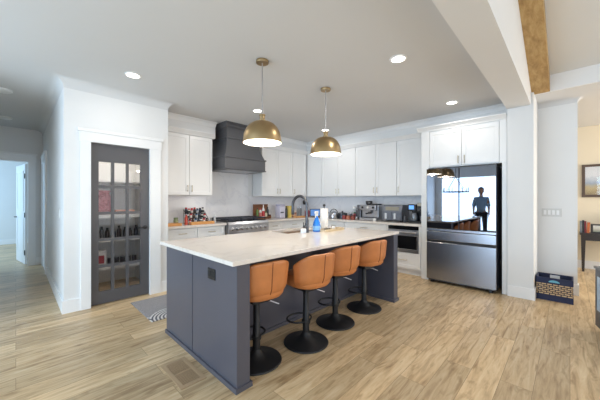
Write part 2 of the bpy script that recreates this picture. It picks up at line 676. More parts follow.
crown('trim_pantry_crown', [(0.39, 7.85), (0.39, 4.24), (1.565, 4.24), (1.565, 4.74)], 0.11, H - 0.001, -1, CEIL, True)  # greyer ceiling colour stands in for shade on this cove
crown('trim_kitchen_crown', [(3.57, 4.74), (5.11, 4.74), (5.11, 0.63)], 0.08, H - 0.001, -1)
crown('trim_range_crown', [(1.565, 4.74), (2.60, 4.74)], 0.08, H - 0.001, -1)
crown('trim_pier_crown', [(5.45, 0.345), (5.45, -0.075), (5.57, -0.075)], 0.07, H - 0.001, -1, CEIL, True)  # ceiling grey again puts the shade into the moulding colour

# skirting
mb = MB()
t = 0.016
bh = 0.15
mb.box(0.39 - t, 0.39, 4.24 - t, 6.70, 0, bh)
mb.box(0.39, 0.545, 4.24 - t, 4.24, 0, bh)
mb.box(1.455, 1.565, 4.24 - t, 4.24, 0, bh)
S('baseboard_pantry', mb, TRIM)
mb = MB()
mb.box(4.79 - t, 4.79, 0.345 - t, 0.625, 0, bh)
mb.box(4.79, 5.45 - t, 0.345 - t, 0.345, 0, bh)
mb.box(5.45 - t, 5.45, -0.075 - t, 0.345 - t, 0, bh)
mb.box(5.45, 5.57, -0.075 - t, -0.075, 0, bh)
S('baseboard_pier', mb, TRIM)
S('baseboard_study', MB().box(7.75 - t, 7.75, -3.5, 2.5, 0, bh), TRIM)
mb = MB()
mb.box(0.29, 0.374, 7.85 - t, 7.85, 0, bh)
mb.box(-3.0, 2.5, 12.1 - t, 12.1, 0, bh)
S('baseboard_hall', mb, TRIM)
# door casings
mb = MB()
mb.box(0.545, 0.645, 4.215, 4.24, 0, 2.045)
mb.box(1.315, 1.455, 4.215, 4.24, 0, 2.045)
mb.box(0.535, 1.465, 4.212, 4.24, 2.045, 2.165, 0.002)
mb.box(0.515, 1.485, 4.20, 4.24, 2.165, 2.205, 0.004)
S('trim_pantry_casing', mb, TRIM)
mb = MB()
mb.box(0.172, 0.282, 7.83, 7.85, 0, 2.10)
mb.box(-0.77, -0.66, 7.83, 7.85, 0, 2.10)
mb.box(-0.78, 0.292, 7.828, 7.85, 2.10, 2.23)
mb.box(-0.80, 0.312, 7.815, 7.85, 2.23, 2.27)
S('trim_bedroom_casing', mb, TRIM)
mb = MB()
mb.box(0.365, 0.39, 6.70, 6.80, 0, 2.05)
mb.box(0.362, 0.39, 6.69, 7.72, 2.05, 2.17)
mb.box(0.350, 0.39, 6.67, 7.74, 2.17, 2.21)
mb.box(0.365, 0.39, 7.61, 7.71, 0, 2.05)
S('trim_hall_casing', mb, TRIM)
S('door_3', MB().box(0.378, 0.39, 6.80, 7.61, 0.01, 2.05), TRIM)

# backsplash slabs
mb = MB()
mb.box(1.567, 2.60, 5.07, 5.08, 0.915, 1.41)
mb.box(2.602, 3.568, 5.07, 5.08, 0.90, 1.90)
mb.box(3.57, 5.44, 5.07, 5.08, 0.915, 1.41)
mb.box(5.44, 5.45, 1.80, 5.07, 0.915, 1.41)
S('trim_backsplash', mb, SPLASH)

# wooden ridge-side beam on the vaulted ceiling, against the header wall
mb = MB()
mb.prism([(4.918, 2.762), (0.6, 2.76 + sl * 4.338), (0.6, 2.96 + sl * 4.338), (4.918, 2.96)], 'y', 0.19, 0.374)
S('trim_oak_beam', mb, OAK)

# pantry glass door
d = bpy.data.objects.new('door_1', None)
C.objects.link(d)
d.location = (0.645, 4.26, 0)
d['kind'] = 'structure'
mb = MB()
DW = 0.67
cols = [(0.085, 0.22), (0.254, 0.389), (0.42, 0.56)]
rows = [(0.165 + 0.338 * k, 0.165 + 0.338 * k + 0.302) for k in range(5)]
y0, y1 = 0.0, 0.04
mb.box(0, 0.085, y0, y1, 0.012, 2.04)
mb.box(0.56, DW - 0.002, y0, y1, 0.012, 2.04)
mb.box(0.085, 0.56, y0, y1, 0.012, 0.165)
mb.box(0.085, 0.56, y0, y1, 1.819, 2.04)
mb.box(0.22, 0.254, y0 + .004, y1 - .004, 0.165, 1.819)
mb.box(0.389, 0.42, y0 + .004, y1 - .004, 0.165, 1.819)
for (a, b), (c, e) in zip(rows, rows[1:]):
    for xa, xb in cols:
        mb.box(xa, xb, y0 + .004, y1 - .004, b, c)
mb.build('door_frame', DOORG, d)
MB().box(0.087, 0.558, 0.018, 0.023, 0.167, 1.817).build('pane', GLASS, d)
mb = MB()
mb.lathe([(0.026, 0), (0.026, 0.008), (0.012, 0.010), (0.010, 0.045)], n=16)
bmesh.ops.transform(mb.bm, matrix=Matrix.Translation((0.615, 0, 0.95)) @ Matrix.Rotation(PI / 2, 4, 'X'), verts=mb.bm.verts[:])
mb.tube([(0.62, -0.045, 0.95), (0.57, -0.048, 0.95), (0.52, -0.044, 0.948)], 0.009)
mb.build('handle', BLACKM, d, True)

# hall door, swung into the bedroom
d = bpy.data.objects.new('door_2', None)
C.objects.link(d)
d.location = (0.165, 7.985, 0)
d.rotation_euler = (0, 0, math.radians(99))
d['kind'] = 'structure'
mb = MB()
mb.box(0, 0.80, -0.002, 0.033, 0.012, 2.07)
for (a, b, z0, z1) in ((0.11, 0.69, 0.22, 0.95), (0.11, 0.69, 1.10, 1.93)):
    mb.box(a, b, 0.033, 0.039, z0, z0 + .03)
    mb.box(a, b, 0.033, 0.039, z1 - .03, z1)
    mb.box(a, a + .03, 0.033, 0.039, z0, z1)
    mb.box(b - .03, b, 0.033, 0.039, z0, z1)
mb.build('door_leaf', TRIM, d)
for z in (0.25, 1.02, 1.82):
    MB().box(-0.004, 0.02, 0.033, 0.046, z - .05, z + .05).build('hinge', BLACK, d)
mb = MB()
mb.tube([(0.74, 0.033, 0.96), (0.74, 0.075, 0.96)], 0.012)
mb.tube([(0.745, 0.075, 0.96), (0.65, 0.078, 0.96)], 0.009)
mb.build('handle', BLACK, d, True)


# ------------------------------------------------------------------ cabinets
def pull(mb, x, z, orient, ln=0.11, y=0.0):
    a, b = ((x, z - ln / 2), (x, z + ln / 2)) if orient == 'v' else ((x - ln / 2, z), (x + ln / 2, z))
    r = 0.0055
    mb.tube([(a[0], y - 0.028, a[1]), (b[0], y - 0.028, b[1])], r, 8)
    k = 0.012
    for p in (a, b):
        q = (p[0] + (k if p == a else -k) * (orient == 'h'), p[1] + (k if p == a else -k) * (orient == 'v'))
        mb.tube([(q[0], y - 0.028, q[1]), (q[0], y, q[1])], r * .9, 8)


def shaker(mb, x0, x1, z0, z1, rail=0.058):
    rail = min(rail, (z1 - z0) * 0.28)
    mb.box(x0 + rail, x1 - rail, 0.008, 0.02, z0 + rail, z1 - rail)
    mb.box(x0, x1, 0, 0.02, z0, z0 + rail, 0.0015, 1)
    mb.box(x0, x1, 0, 0.02, z1 - rail, z1, 0.0015, 1)
    mb.box(x0, x0 + rail, 0, 0.02, z0 + rail, z1 - rail, 0.0015, 1)
    mb.box(x1 - rail, x1, 0, 0.02, z0 + rail, z1 - rail, 0.0015, 1)


def cabinet(name, label, loc, rz, w, dep, z0, z1, fronts, group=None, toe=False, moulding=None, holes=None):
    """local x across the front seen from the room, local y into the wall, z absolute"""
    t = thing(name, label, 'cabinet', loc, rz, group)
    mb = MB()
    if toe:
        mb.box(0, w, 0.022, dep, z0 + 0.10, z1)
        mb.box(0, w, 0.09, dep, z0, z0 + 0.10)
    else:
        mb.box(0, w, 0.022, dep, z0, z1)
    mb.build('cabinet_body', CAB, t)
    for kind, a, b, za, zb, hd in fronts:
        m = MB()
        shaker(m, a, b, za, zb)
        f = m.build(kind, CAB, t)
        if hd:
            h = MB()
            pull(h, hd[1], hd[2], hd[0], hd[3] if len(hd) > 3 else 0.11)
            h.build('handle', NICKEL, f, True)
    if moulding:
        xa, xb, za, zb = moulding
        m = MB()
        m.prism([(0.022, za), (-0.004, za), (-0.012, za + .02), (-0.05, zb - .018), (-0.06, zb - .012), (-0.06, zb), (0.022, zb)], 'x', xa, xb)
        m.build('crown_moulding', CAB, t)
    return t


UZ0, UZ1 = 1.41, 2.46
GU = 'white shaker wall cabinets'
dz0, dz1 = UZ0 + .01, 2.45
# range wall uppers
cabinet('wall_cabinet', 'white two-door wall cabinet beside the pantry, between pantry wall and hood', (1.572, 4.72, 0), 0, 0.96, 0.34, UZ0, UZ1,
        [('door', 0.09, 0.525, dz0, dz1, ('v', 0.490, 1.53)), ('door', 0.531, 0.955, dz0, dz1, ('v', 0.566, 1.53))], GU, moulding=(0, 0.985, 2.46, 2.54))
cabinet('wall_cabinet', 'white two-door wall cabinet just past the hood, behind the first pendant', (3.68, 4.72, 0), 0, 0.915, 0.34, UZ0, UZ1,
        [('door', 0.004, 0.455, dz0, dz1, ('v', 0.420, 1.53)), ('door', 0.461, 0.911, dz0, dz1, ('v', 0.496, 1.53))], GU, moulding=(0, 0.915, 2.46, 2.54))
cabinet('wall_cabinet', 'narrow one-door white wall cabinet on the hood wall beside the room corner', (4.599, 4.72, 0), 0, 0.84, 0.34, UZ0, UZ1,
        [('door', 0.004, 0.46, dz0, dz1, ('v', 0.040, 1.53))], GU, moulding=(0, 0.49, 2.46, 2.54))
# fridge wall uppers, facing -x : local x runs toward -y
R90 = -PI / 2


def fw(y):
    return (5.09, y, 0)


cabinet('wall_cabinet', 'plain handleless white corner wall cabinet on the fridge wall', fw(4.715), R90, 0.463, 0.35, UZ0, UZ1,
        [('door', 0.004, 0.458, dz0, dz1, None)], GU, moulding=(-0.03, 0.463, 2.46, 2.54))
cabinet('wall_cabinet', 'two-door white wall cabinet behind the second pendant, above the pots', fw(4.25), R90, 0.945, 0.35, UZ0, UZ1,
        [('door', 0.004, 0.478, dz0, dz1, ('v', 0.442, 1.53)), ('door', 0.484, 0.941, dz0, dz1, ('v', 0.520, 1.53))], GU, moulding=(0, 0.945, 2.46, 2.54))
cabinet('wall_cabinet', 'two-door white wall cabinet above the espresso machine and air fryer', fw(3.303), R90, 0.923, 0.35, UZ0, UZ1,
        [('door', 0.004, 0.480, dz0, dz1, ('v', 0.445, 1.53)), ('door', 0.486, 0.919, dz0, dz1, ('v', 0.521, 1.53))], GU, moulding=(0, 0.923, 2.46, 2.54))
cabinet('wall_cabinet', 'single-door white wall cabinet above the coffee maker, next to the fridge surround', fw(2.378), R90, 0.505, 0.35, UZ0, UZ1,
        [('door', 0.004, 0.500, dz0, dz1, ('v', 0.040, 1.53))], GU, moulding=(0, 0.505, 2.46, 2.54))
# cabinet over the refrigerator with its tall side panels
t = cabinet('fridge_cabinet', 'deep white two-door cabinet above the fridge, with tall panels down its sides', (4.81, 1.81, 0), R90, 1.175, 0.63, 1.86, 2.47,
            [('door', 0.135, 0.605, 1.875, 2.45, ('v', 0.565, 1.96, 0.12)), ('door', 0.611, 1.085, 1.875, 2.45, ('v', 0.651, 1.96, 0.12))], None, moulding=(-0.055, 1.175, 2.47, 2.545))
MB().box(0, 0.115, 0.0, 0.63, 0, 1.86, 0.002, 1).build('side_panel', CAB, t)
MB().box(0, 0.130, 0.0, 0.022, 1.86, 2.47, 0.002, 1).build('stile', CAB, t)
MB().box(1.12, 1.175, 0.0, 0.63, 0, 1.86, 0.002, 1).build('side_panel', CAB, t)
MB().box(1.09, 1.175, 0.0, 0.022, 1.86, 2.47, 0.002, 1).build('stile', CAB, t)

# base cabinets
BT = 0.873
GB = 'white shaker base cabinets'
cabinet('base_cabinet', 'white base cabinet with two drawers beside the pantry, under the spice rack', (1.572, 4.46, 0), 0, 1.078, 0.615, 0, BT,
        [('drawer', 0.05, 0.545, 0.70, 0.862, ('h', 0.297, 0.785, 0.13)), ('drawer', 0.555, 1.05, 0.70, 0.862, ('h', 0.80, 0.785, 0.13)),
         ('door', 0.05, 0.545, 0.115, 0.69, ('v', 0.50, 0.60)), ('door', 0.555, 1.05, 0.115, 0.69, ('v', 0.60, 0.60))], GB, True)
cabinet('base_cabinet', 'white base cabinet with two drawers just past the range', (3.595, 4.46, 0), 0, 1.225, 0.615, 0, BT,
        [('drawer', 0.01, 0.42, 0.70, 0.862, ('h', 0.215, 0.785, 0.12)), ('drawer', 0.43, 1.14, 0.70, 0.862, ('h', 0.79, 0.785, 0.13)),
         ('door', 0.01, 0.42, 0.115, 0.69, ('v', 0.37, 0.60)), ('door', 0.43, 1.14, 0.115, 0.69, ('v', 0.48, 0.60))], GB, True)
cabinet('base_cabinet', 'white corner-side base cabinet on the fridge wall, below the pots', (4.83, 4.44, 0), R90, 1.03, 0.61, 0, BT,
        [('drawer', 0.07, 0.52, 0.70, 0.862, ('h', 0.295, 0.785, 0.13)), ('drawer', 0.53, 1.02, 0.70, 0.862, ('h', 0.775, 0.785, 0.13)),
         ('door', 0.07, 0.52, 0.115, 0.69, ('v', 0.47, 0.60)), ('door', 0.53, 1.02, 0.115, 0.69, ('v', 0.58, 0.60))], GB, True)
cabinet('base_cabinet', 'white drawer base cabinet below the espresso machine', (4.83, 3.40, 0), R90, 0.95, 0.61, 0, BT,
        [('drawer', 0.01, 0.94, 0.70, 0.862, ('h', 0.475, 0.785, 0.16)), ('drawer', 0.01, 0.94, 0.41, 0.69, ('h', 0.475, 0.56, 0.16)),
         ('drawer', 0.01, 0.94, 0.115, 0.40, ('h', 0.475, 0.27, 0.16))], GB, True)
t = thing('oven_cabinet', 'white base cabinet with a deep drawer, housing the small built-in oven', 'cabinet', (4.83, 2.445, 0), R90)
mb = MB()
mb.box(0, 0.62, 0.022, 0.61, 0.10, 0.40)
mb.box(0, 0.62, 0.09, 0.61, 0, 0.10)
mb.box(0, 0.03, 0.0, 0.61, 0.40, BT)
mb.box(0.585, 0.62, 0.0, 0.61, 0.40, BT)
mb.box(0.03, 0.585, 0.57, 0.61, 0.40, BT)
mb.build('cabinet_body', CAB, t)
mb = MB()
shaker(mb, 0.01, 0.61, 0.125, 0.395)
dr = mb.build('drawer', CAB, t)
mb = MB()
pull(mb, 0.31, 0.27, 'h', 0.16)
mb.build('handle', NICKEL, dr, True)
# built-in oven
t = thing('oven', 'stainless built-in under-counter oven with black glass front', 'oven', (4.815, 2.41, 0.405), R90)
MB().box(0, 0.548, 0.03, 0.55, 0, 0.46).build('oven_body', BLACKM, t)
MB().box(0, 0.548, 0.0, 0.03, 0.402, 0.46, 0.003, 1).build('control_panel', DGLASS, t)
mb = MB()
mb.box(0, 0.548, 0.0, 0.03, 0, 0.06, 0.003, 1)
mb.box(0, 0.025, 0.0, 0.03, 0.06, 0.397)
mb.box(0.523, 0.548, 0.0, 0.03, 0.06, 0.397)
mb.box(0.025, 0.523, 0.0, 0.03, 0.29, 0.397)
dr = mb.build('oven_door', STEEL, t)
MB().box(0.025, 0.523, 0.006, 0.03, 0.06, 0.29).build('window', DGLASS, dr)
mb = MB()
mb.tube([(0.03, -0.035, 0.355), (0.518, -0.035, 0.355)], 0.012, 12)
mb.tube([(0.06, -0.035, 0.355), (0.06, 0.0, 0.355)], 0.008)
mb.tube([(0.488, -0.035, 0.355), (0.488, 0.0, 0.355)], 0.008)
mb.build('handle', STEEL, dr, True)

# countertops on the walls
o = MB().box(1.567, 2.652, 4.425, 5.069, 0.875, 0.915, 0.004).build('countertop', QUARTZ)
tag(o, 'short cream countertop carrying the spice rack, between pantry and range', 'countertop')
mb = MB()
mb.prism([(3.588, 5.069), (3.588, 4.425), (4.795, 4.425), (4.795, 1.815), (5.439, 1.815), (5.439, 5.069)], 'z', 0.875, 0.915)
o = mb.build('countertop', QUARTZ)
tag(o, 'long L-shaped cream countertop running from the range round the corner to the fridge', 'countertop')

# ------------------------------------------------------------------ range
t = thing('range', 'stainless steel gas range with a row of knobs, under the charcoal hood', 'range', (2.66, 4.38, 0))
RWD = 0.92
MB().box(0.003, RWD - 0.003, 0.06, 0.68, 0.05, 0.715).build('oven_body', STEEL, t)
mb = MB()
mb.box(0.01, RWD - 0.01, 0.03, 0.06, 0.15, 0.70, 0.004)
dr = mb.build('oven_door', STEEL, t)
MB().box(0.16, RWD - 0.16, 0.024, 0.031, 0.27, 0.55).build('window', DGLASS, dr)
mb = MB()
mb.tube([(0.06, -0.03, 0.655), (RWD - 0.06, -0.03, 0.655)], 0.014, 12)
mb.tube([(0.10, -0.03, 0.655), (0.10, 0.03, 0.655)], 0.010)
mb.tube([(RWD - .10, -0.03, 0.655), (RWD - .10, 0.03, 0.655)], 0.010)
mb.build('handle', STEEL, dr, True)
mb = MB()
mb.prism([(0.0, 0.715), (0.0, 0.88), (0.03, 0.925), (0.69, 0.925), (0.69, 0.715)], 'x', 0.0, RWD)
mb.build('control_panel', STEEL, t)
for i in range(8):
    mb = MB()
    x = 0.085 + i * (RWD - 0.17) / 7
    mb.lathe([(0.038, 0.0), (0.038, 0.006), (0.032, 0.010), (0.028, 0.042), (0.02, 0.046)], n=16)
    bmesh.ops.transform(mb.bm, matrix=Matrix.Translation((x, 0.0, 0.80)) @ Matrix.Rotation(PI / 2, 4, 'X'), verts=mb.bm.verts[:])
    mb.build('knob', STEEL, t, True)
MB().box(0.02, RWD - 0.02, 0.06, 0.64, 0.925, 0.935).build('cooktop', BLACKM, t)
MB().box(0.01, RWD - 0.01, 0.645, 0.69, 0.925, 0.985, 0.003).build('rear_guard', STEEL, t)
for k in range(3):
    gx = 0.03 + k * 0.29
    mb = MB()
    for xx in (0.0, 0.135, 0.27):
        mb.box(gx + xx, gx + xx + 0.012, 0.07, 0.63, 0.965, 0.985)
    for yy in (0.07, 0.20, 0.345, 0.49, 0.618):
        mb.box(gx, gx + 0.282, yy, yy + 0.014, 0.967, 0.988)
    for xx in (0.0, 0.27):
        for yy in (0.07, 0.618):
            mb.box(gx + xx, gx + xx + 0.012, yy, yy + 0.012, 0.935, 0.967)
    mb.build('grate', IRON, t)
    for yy in (0.20, 0.50):
        MB().lathe([(0.05, 0.935), (0.05, 0.945), (0.035, 0.947), (0.035, 0.953), (0.001, 0.954)], (gx + 0.141, yy), 18).build('burner', IRON, t, True)

# hood
t = thing('range_hood', 'charcoal flared wooden range hood rising to the ceiling above the range', 'hood', (3.07, 5.065, 1.893))


def rect(hw, dep, z):
    return [(-hw, 0, z), (-hw, -dep, z), (hw, -dep, z), (hw, 0, z)]


mb = MB()
mb.loft([rect(.455, .645, .02), rect(.455, .645, .215)])
mb.build('apron', HOODM, t)
rings = []
for k in range(9):
    u = k / 8
    w = (1 - u) ** 1.8
    rings.append(rect(.365 + .085 * w, .555 + .085 * w, .235 + .345 * u))
mb = MB().loft(rings)
mb.build('flared_body', HOODM, t)
mb = MB().loft([rect(.365, .555, .60), rect(.365, .555, .80)])
mb.build('chimney', HOODM, t)
for nm, hw, dp, za, zb in (('bottom_trim', .468, .66, 0.0, .022), ('ledge_trim', .472, .662, .21, .238), ('mid_trim', .388, .578, .575, .602)):
    mb = MB().loft([rect(hw - .006, dp - .006, za), rect(hw, dp, za + .006), rect(hw, dp, zb - .006), rect(hw - .006, dp - .006, zb)])
    mb.build(nm, HOODM, t)
mb = MB().loft([rect(.372, .562, .775), rect(.40, .59, .80), rect(.405, .60, .822), rect(.43, .64, .845), rect(.43, .64, .866)])
mb.build('crown_trim', HOODM, t)
MB().box(-.36, .36, -.56, -.1, -.004, .004).build('vent_insert', STEEL, t)

# ------------------------------------------------------------------ refrigerator
t = thing('refrigerator', 'tall French-door fridge with mirror-black upper doors and dark stainless drawers', 'fridge', (4.70, 1.684, 0), R90)
FW = 0.945
MB().box(0.01, FW - .01, 0.05, 0.70, 0.03, 1.82, 0.004).build('fridge_body', cmat(92, 92, 97, .35, .3), t)
mid = 0.475
f1 = MB().box(0.0, mid - .003, 0.0, 0.055, 0.875, 1.835, 0.006).build('door', BGLASS, t)
f2 = MB().box(mid + .003, FW, 0.0, 0.055, 0.875, 1.835, 0.006).build('door', BGLASS, t)
MB().box(0.0, FW, 0.004, 0.055, 0.835, 0.872, 0.003).build('door_grip', STEELD, t)
MB().box(0.0, FW, 0.0, 0.055, 0.69, 0.828, 0.006).build('drawer', STEELD, t)
MB().box(0.0, FW, 0.012, 0.05, 0.655, 0.688).build('drawer_grip', BLACKM, t)
MB().box(0.0, FW, 0.0, 0.055, 0.055, 0.653, 0.006).build('drawer', STEELD, t)
for x in (0.05, FW - 0.09):
    MB().box(x, x + .04, 0.03, 0.09, 0.0, 0.032).build('foot', BLACK, t)
for x in (0.02, FW - 0.10):
    MB().box(x, x + .08, 0.03, 0.13, 1.835, 1.848).build('hinge_cover', BLACK, t)

# ------------------------------------------------------------------ island
t = thing('kitchen_island', 'slate-painted kitchen island base with open seating side, on the oak floor', 'island', (1.06, 1.64, 0))
mb = MB()
mb.box(0.0, 0.11, 0.0, 0.678, 0.0, 0.879, 0.002, 1)
mb.box(0.0, 0.11, 0.690, 1.27, 0.0, 0.879, 0.002, 1)
mb.box(0.006, 0.10, 0.675, 0.693, 0.0, 0.879)
mb.build('end_panel', ISL, t)
MB().box(2.37, 2.48, 0.0, 1.27, 0.0, 0.879, 0.002, 1).build('end_panel', ISL, t)
mb = MB()
mb.box(0.11, 2.37, 0.54, 1.25, 0.10, 0.67)
mb.box(0.11, 2.37, 0.54, 1.19, 0.0, 0.10)
mb.box(0.11, 1.24, 0.54, 1.25, 0.67, 0.879)
mb.box(2.06, 2.37, 0.54, 1.25, 0.67, 0.879)
mb.box(1.24, 2.06, 0.54, 0.78, 0.67, 0.879)
mb.box(1.24, 2.06, 1.232, 1.25, 0.67, 0.879)
mb.build('cabinet_body', ISL, t)
for i in range(4):
    xa = 0.12 + i * 0.5625
    mb = MB()
    for (x0, x1, z0, z1) in ((xa, xa + .553, 0.11, 0.87),):
        for a in ((x0, x1, z0, z0 + .058), (x0, x1, z1 - .058, z1), (x0, x0 + .058, z0 + .058, z1 - .058), (x1 - .058, x1, z0 + .058, z1 - .058)):
            mb.box(a[0], a[1], 1.25, 1.27, a[2], a[3])
        mb.box(x0 + .058, x1 - .058, 1.25, 1.262, z0 + .058, z1 - .058)
    mb.build('door', ISL, t)
mb = MB()
mb.box(-0.014, 0.124, -0.014, 0.0, 0.0, 0.035)
mb.box(-0.014, 0.0, 0.0, 1.27, 0.0, 0.035)
mb.box(0.11, 0.124, 0.0, 0.526, 0.0, 0.035)
mb.box(0.11, 2.37, 0.526, 0.54, 0.0, 0.035)
mb.box(2.356, 2.37, 0.0, 0.526, 0.0, 0.035)
mb.box(2.356, 2.494, -0.014, 0.0, 0.0, 0.035)
mb.box(2.48, 2.494, 0.0, 1.27, 0.0, 0.035)
mb.build('base_trim', ISL, t)
mb = MB()
mb.box(-0.006, 0.0, 0.29, 0.405, 0.715, 0.80, 0.002, 1)
ob = mb.build('outlet', BLACK, t)
for y in (0.318, 0.377):
    MB().box(-0.009, -0.006, y - .017, y + .017, 0.735, 0.78, 0.001, 1).build('socket', BLACKM, ob)
# island top with a sink opening: four strips of one slab
mb = MB()
X0, X1, Y0, Y1 = 1.016, 3.545, 1.622, 2.96
sx0, sx1, sy0, sy1 = 2.36, 3.06, 2.50, 2.86
outer = [(X0, Y0), (X1, Y0), (X1, Y1), (X0, Y1)]
inner = [(sx0, sy0), (sx1, sy0), (sx1, sy1), (sx0, sy1)]
bm = mb.bm
zs = (0.880, 0.912)
V = {}
for z in zs:
    V['o', z] = [bm.verts.new((p[0], p[1], z)) for p in outer]
    V['i', z] = [bm.verts.new((p[0], p[1], z)) for p in inner]
for k in range(4):
    j = (k + 1) % 4
    for z in zs:
        bm.faces.new((V['o', z][k], V['o', z][j], V['i', z][j], V['i', z][k]))
    for q in 'oi':
        bm.faces.new((V[q, zs[0]][k], V[q, zs[0]][j], V[q, zs[1]][j], V[q, zs[1]][k]))
o = mb.build('island_countertop', QUARTZ)
bv = o.modifiers.new('edge', 'BEVEL')
bv.width = 0.003
bv.segments = 2
bv.limit_method = 'ANGLE'
tag(o, 'large cream quartz slab topping the slate island', 'countertop')
# sink
mb = MB()
a = 0.012
for (p, q) in (((sx0 - a, sx0, sy0 - a, sy1 + a), 0), ((sx1, sx1 + a, sy0 - a, sy1 + a), 0), ((sx0, sx1, sy0 - a, sy0), 0), ((sx0, sx1, sy1, sy1 + a), 0)):
    mb.box(p[0], p[1], p[2], p[3], 0.690, 0.8795)
mb.box(sx0 - a, sx1 + a, sy0 - a, sy1 + a, 0.675, 0.690)
mb.lathe([(0.045, 0.690), (0.045, 0.693), (0.03, 0.694)], ((sx0 + sx1) / 2, 2.70), 18)
o = mb.build('sink', mat('taupe_sink', srgb(150, 132, 116), 0.4))
tag(o, 'taupe undermount sink bowl set into the island top', 'sink')

# ------------------------------------------------------------------ bar stools
GS = 'tan leather bar stools'


def make_stool(label):
    t = thing('bar_stool', label, 'bar stool', (0, 0, 0), 0, GS)
    mb = MB()
    mb.lathe([(0.205, 0.0), (0.21, 0.006), (0.205, 0.014), (0.16, 0.026), (0.10, 0.042), (0.06, 0.062), (0.036, 0.092), (0.034, 0.10)], n=44)
    mb.build('base', BLACKM, t, True)
    MB().lathe([(0.031, 0.095), (0.031, 0.30), (0.027, 0.305), (0.027, 0.502)], n=20).build('column', BLACKM, t, True)
    pts = []
    for k in range(22):
        a = -PI * 0.5 + 2 * PI * k / 22
        pts.append((0.125 * math.cos(a), 0.10 + 0.10 * math.sin(a) * 1.05, 0.195))
    mb = MB().tube(pts, 0.009, 8, True)
    mb.lathe([(0.040, 0.18), (0.042, 0.195), (0.040, 0.21)], n=18)
    mb.build('footrest', BLACKM, t, True)
    MB().box(-0.08, 0.08, -0.09, 0.09, 0.50, 0.552, 0.004).build('seat_plate', BLACKM, t)
    mb = MB().tube([(0.05, 0.0, 0.488), (0.12, -0.03, 0.475), (0.185, -0.06, 0.445)], 0.0055, 8)
    mb.build('lever', STEEL, t, True)
    # padded seat
    n = 36

    def sup(a, rx, ry, z, e=2.6):
        c, s_ = math.cos(a), math.sin(a)
        return (rx * math.copysign(abs(c) ** (2 / e), c), -0.015 + ry * math.copysign(abs(s_) ** (2 / e), s_), z)
    prof = [(0.70, 0.502), (0.90, 0.508), (0.985, 0.53), (1.0, 0.56), (0.98, 0.59), (0.90, 0.608), (0.60, 0.612), (0.2, 0.608)]
    rings = [[sup(2 * PI * i / n, 0.20 * r, 0.205 * r, z + 0.05) for i in range(n)] for r, z in prof]
    MB().loft(rings).build('seat', LEATH, t, True)

    def shell(u, v):
        uu = (u - 0.5) * 2
        a = uu * math.radians(74)
        prof = [(0.0, 0.72), (0.12, 0.90), (0.3, 0.975), (0.65, 1.01), (1.0, 1.05)]
        for (va, ra), (vb, rb) in zip(prof, prof[1:]):
            if v <= vb + 1e-6:
                r = ra + (rb - ra) * (v - va) / (vb - va)
                break
        zt = 0.868 - 0.10 * abs(uu) ** 2.4 - 0.012 * (1 - abs(uu))
        z0 = 0.57
        z = z0 + (zt - z0) * v
        e = 2.5
        sa, ca = math.sin(a), math.cos(a)
        x = 0.238 * r * math.copysign(abs(sa) ** (2 / e), sa)
        y = -0.235 * r * math.copysign(abs(ca) ** (2 / e), ca) - 0.01
        return (x, y, z)
    mb = MB().grid(shell, 28, 10)
    o = mb.build('backrest', LEATH, t, True)
    sd = o.modifiers.new('pad', 'SOLIDIFY')
    sd.thickness = 0.045
    sd.offset = -1
    bv = o.modifiers.new('round', 'BEVEL')
    bv.width = 0.016
    bv.segments = 3
    bv.angle_limit = math.radians(50)
    # stitched seams up the back
    for su in (0.5,):
        pts = [Vector(shell(su, v / 10)) + Vector((0, -0.0015, 0)) for v in range(0, 11)]
        MB().tube(pts, 0.0032, 6).build('seam', LEATHS, o, True)
    return t


spec = [((1.393, 1.862), -8, 'tan leather bar stool tucked in beside the slate island end nearest the floor vent'),
        ((1.897, 1.771), -6, 'tan leather bar stool second along from the floor-vent end of the island, seat edge showing'),
        ((2.426, 1.830), -12, 'tan leather bar stool third along from the floor-vent end of the island'),
        ((2.998, 1.820), -10, 'tan leather bar stool at the island end closest to the oven')]
st0 = make_stool(spec[0][2])
for i, ((x, y), r, lab) in enumerate(spec):
    o = st0 if i == 0 else copy_tree(st0)
    o.location = (x, y, 0)
    o.rotation_euler = (0, 0, math.radians(r))
    o['label'] = lab

# ------------------------------------------------------------------ lamps
GP = 'brass dome pendants'


def make_pendant(label):
    t = thing('pendant_lamp', label, 'pendant lamp', (0, 0, 0), 0, GP)
    MB().lathe([(0.062, H - .028), (0.064, H - .022), (0.064, H - .003), (0.06, H)], n=28).build('canopy', BRASS, t, True)
    MB().lathe([(0.0065, 2.19), (0.0065, H - .025)], n=10).build('stem', STEEL, t, True)
    MB().lathe([(0.030, 2.13), (0.034, 2.135), (0.034, 2.148), (0.026, 2.152), (0.026, 2.19), (0.032, 2.192), (0.032, 2.205), (0.010, 2.212)], n=24).build('socket_cap', BRASS, t, True)
    pr = []
    for k in range(13):
        a = k / 12 * PI / 2
        pr.append((0.035 + 0.161 * math.sin(a) ** 0.92, 1.932 + 0.203 * math.cos(a)))
    pr.append((0.197, 1.915))
    pi = [(r - 0.004, z - 0.003) for r, z in reversed(pr)]
    pi[0] = (0.193, 1.915)
    sh = MB().lathe(pr, n=48, cap=False).build('lamp_shade', BRASS, t, True)
    MB().lathe(pi, n=48, cap=False).build('shade_lining', SHADEIN, sh, True)
    MB().sphere((0, 0, 2.01), 0.045, 16).build('bulb', BULB, t, True)
    return t


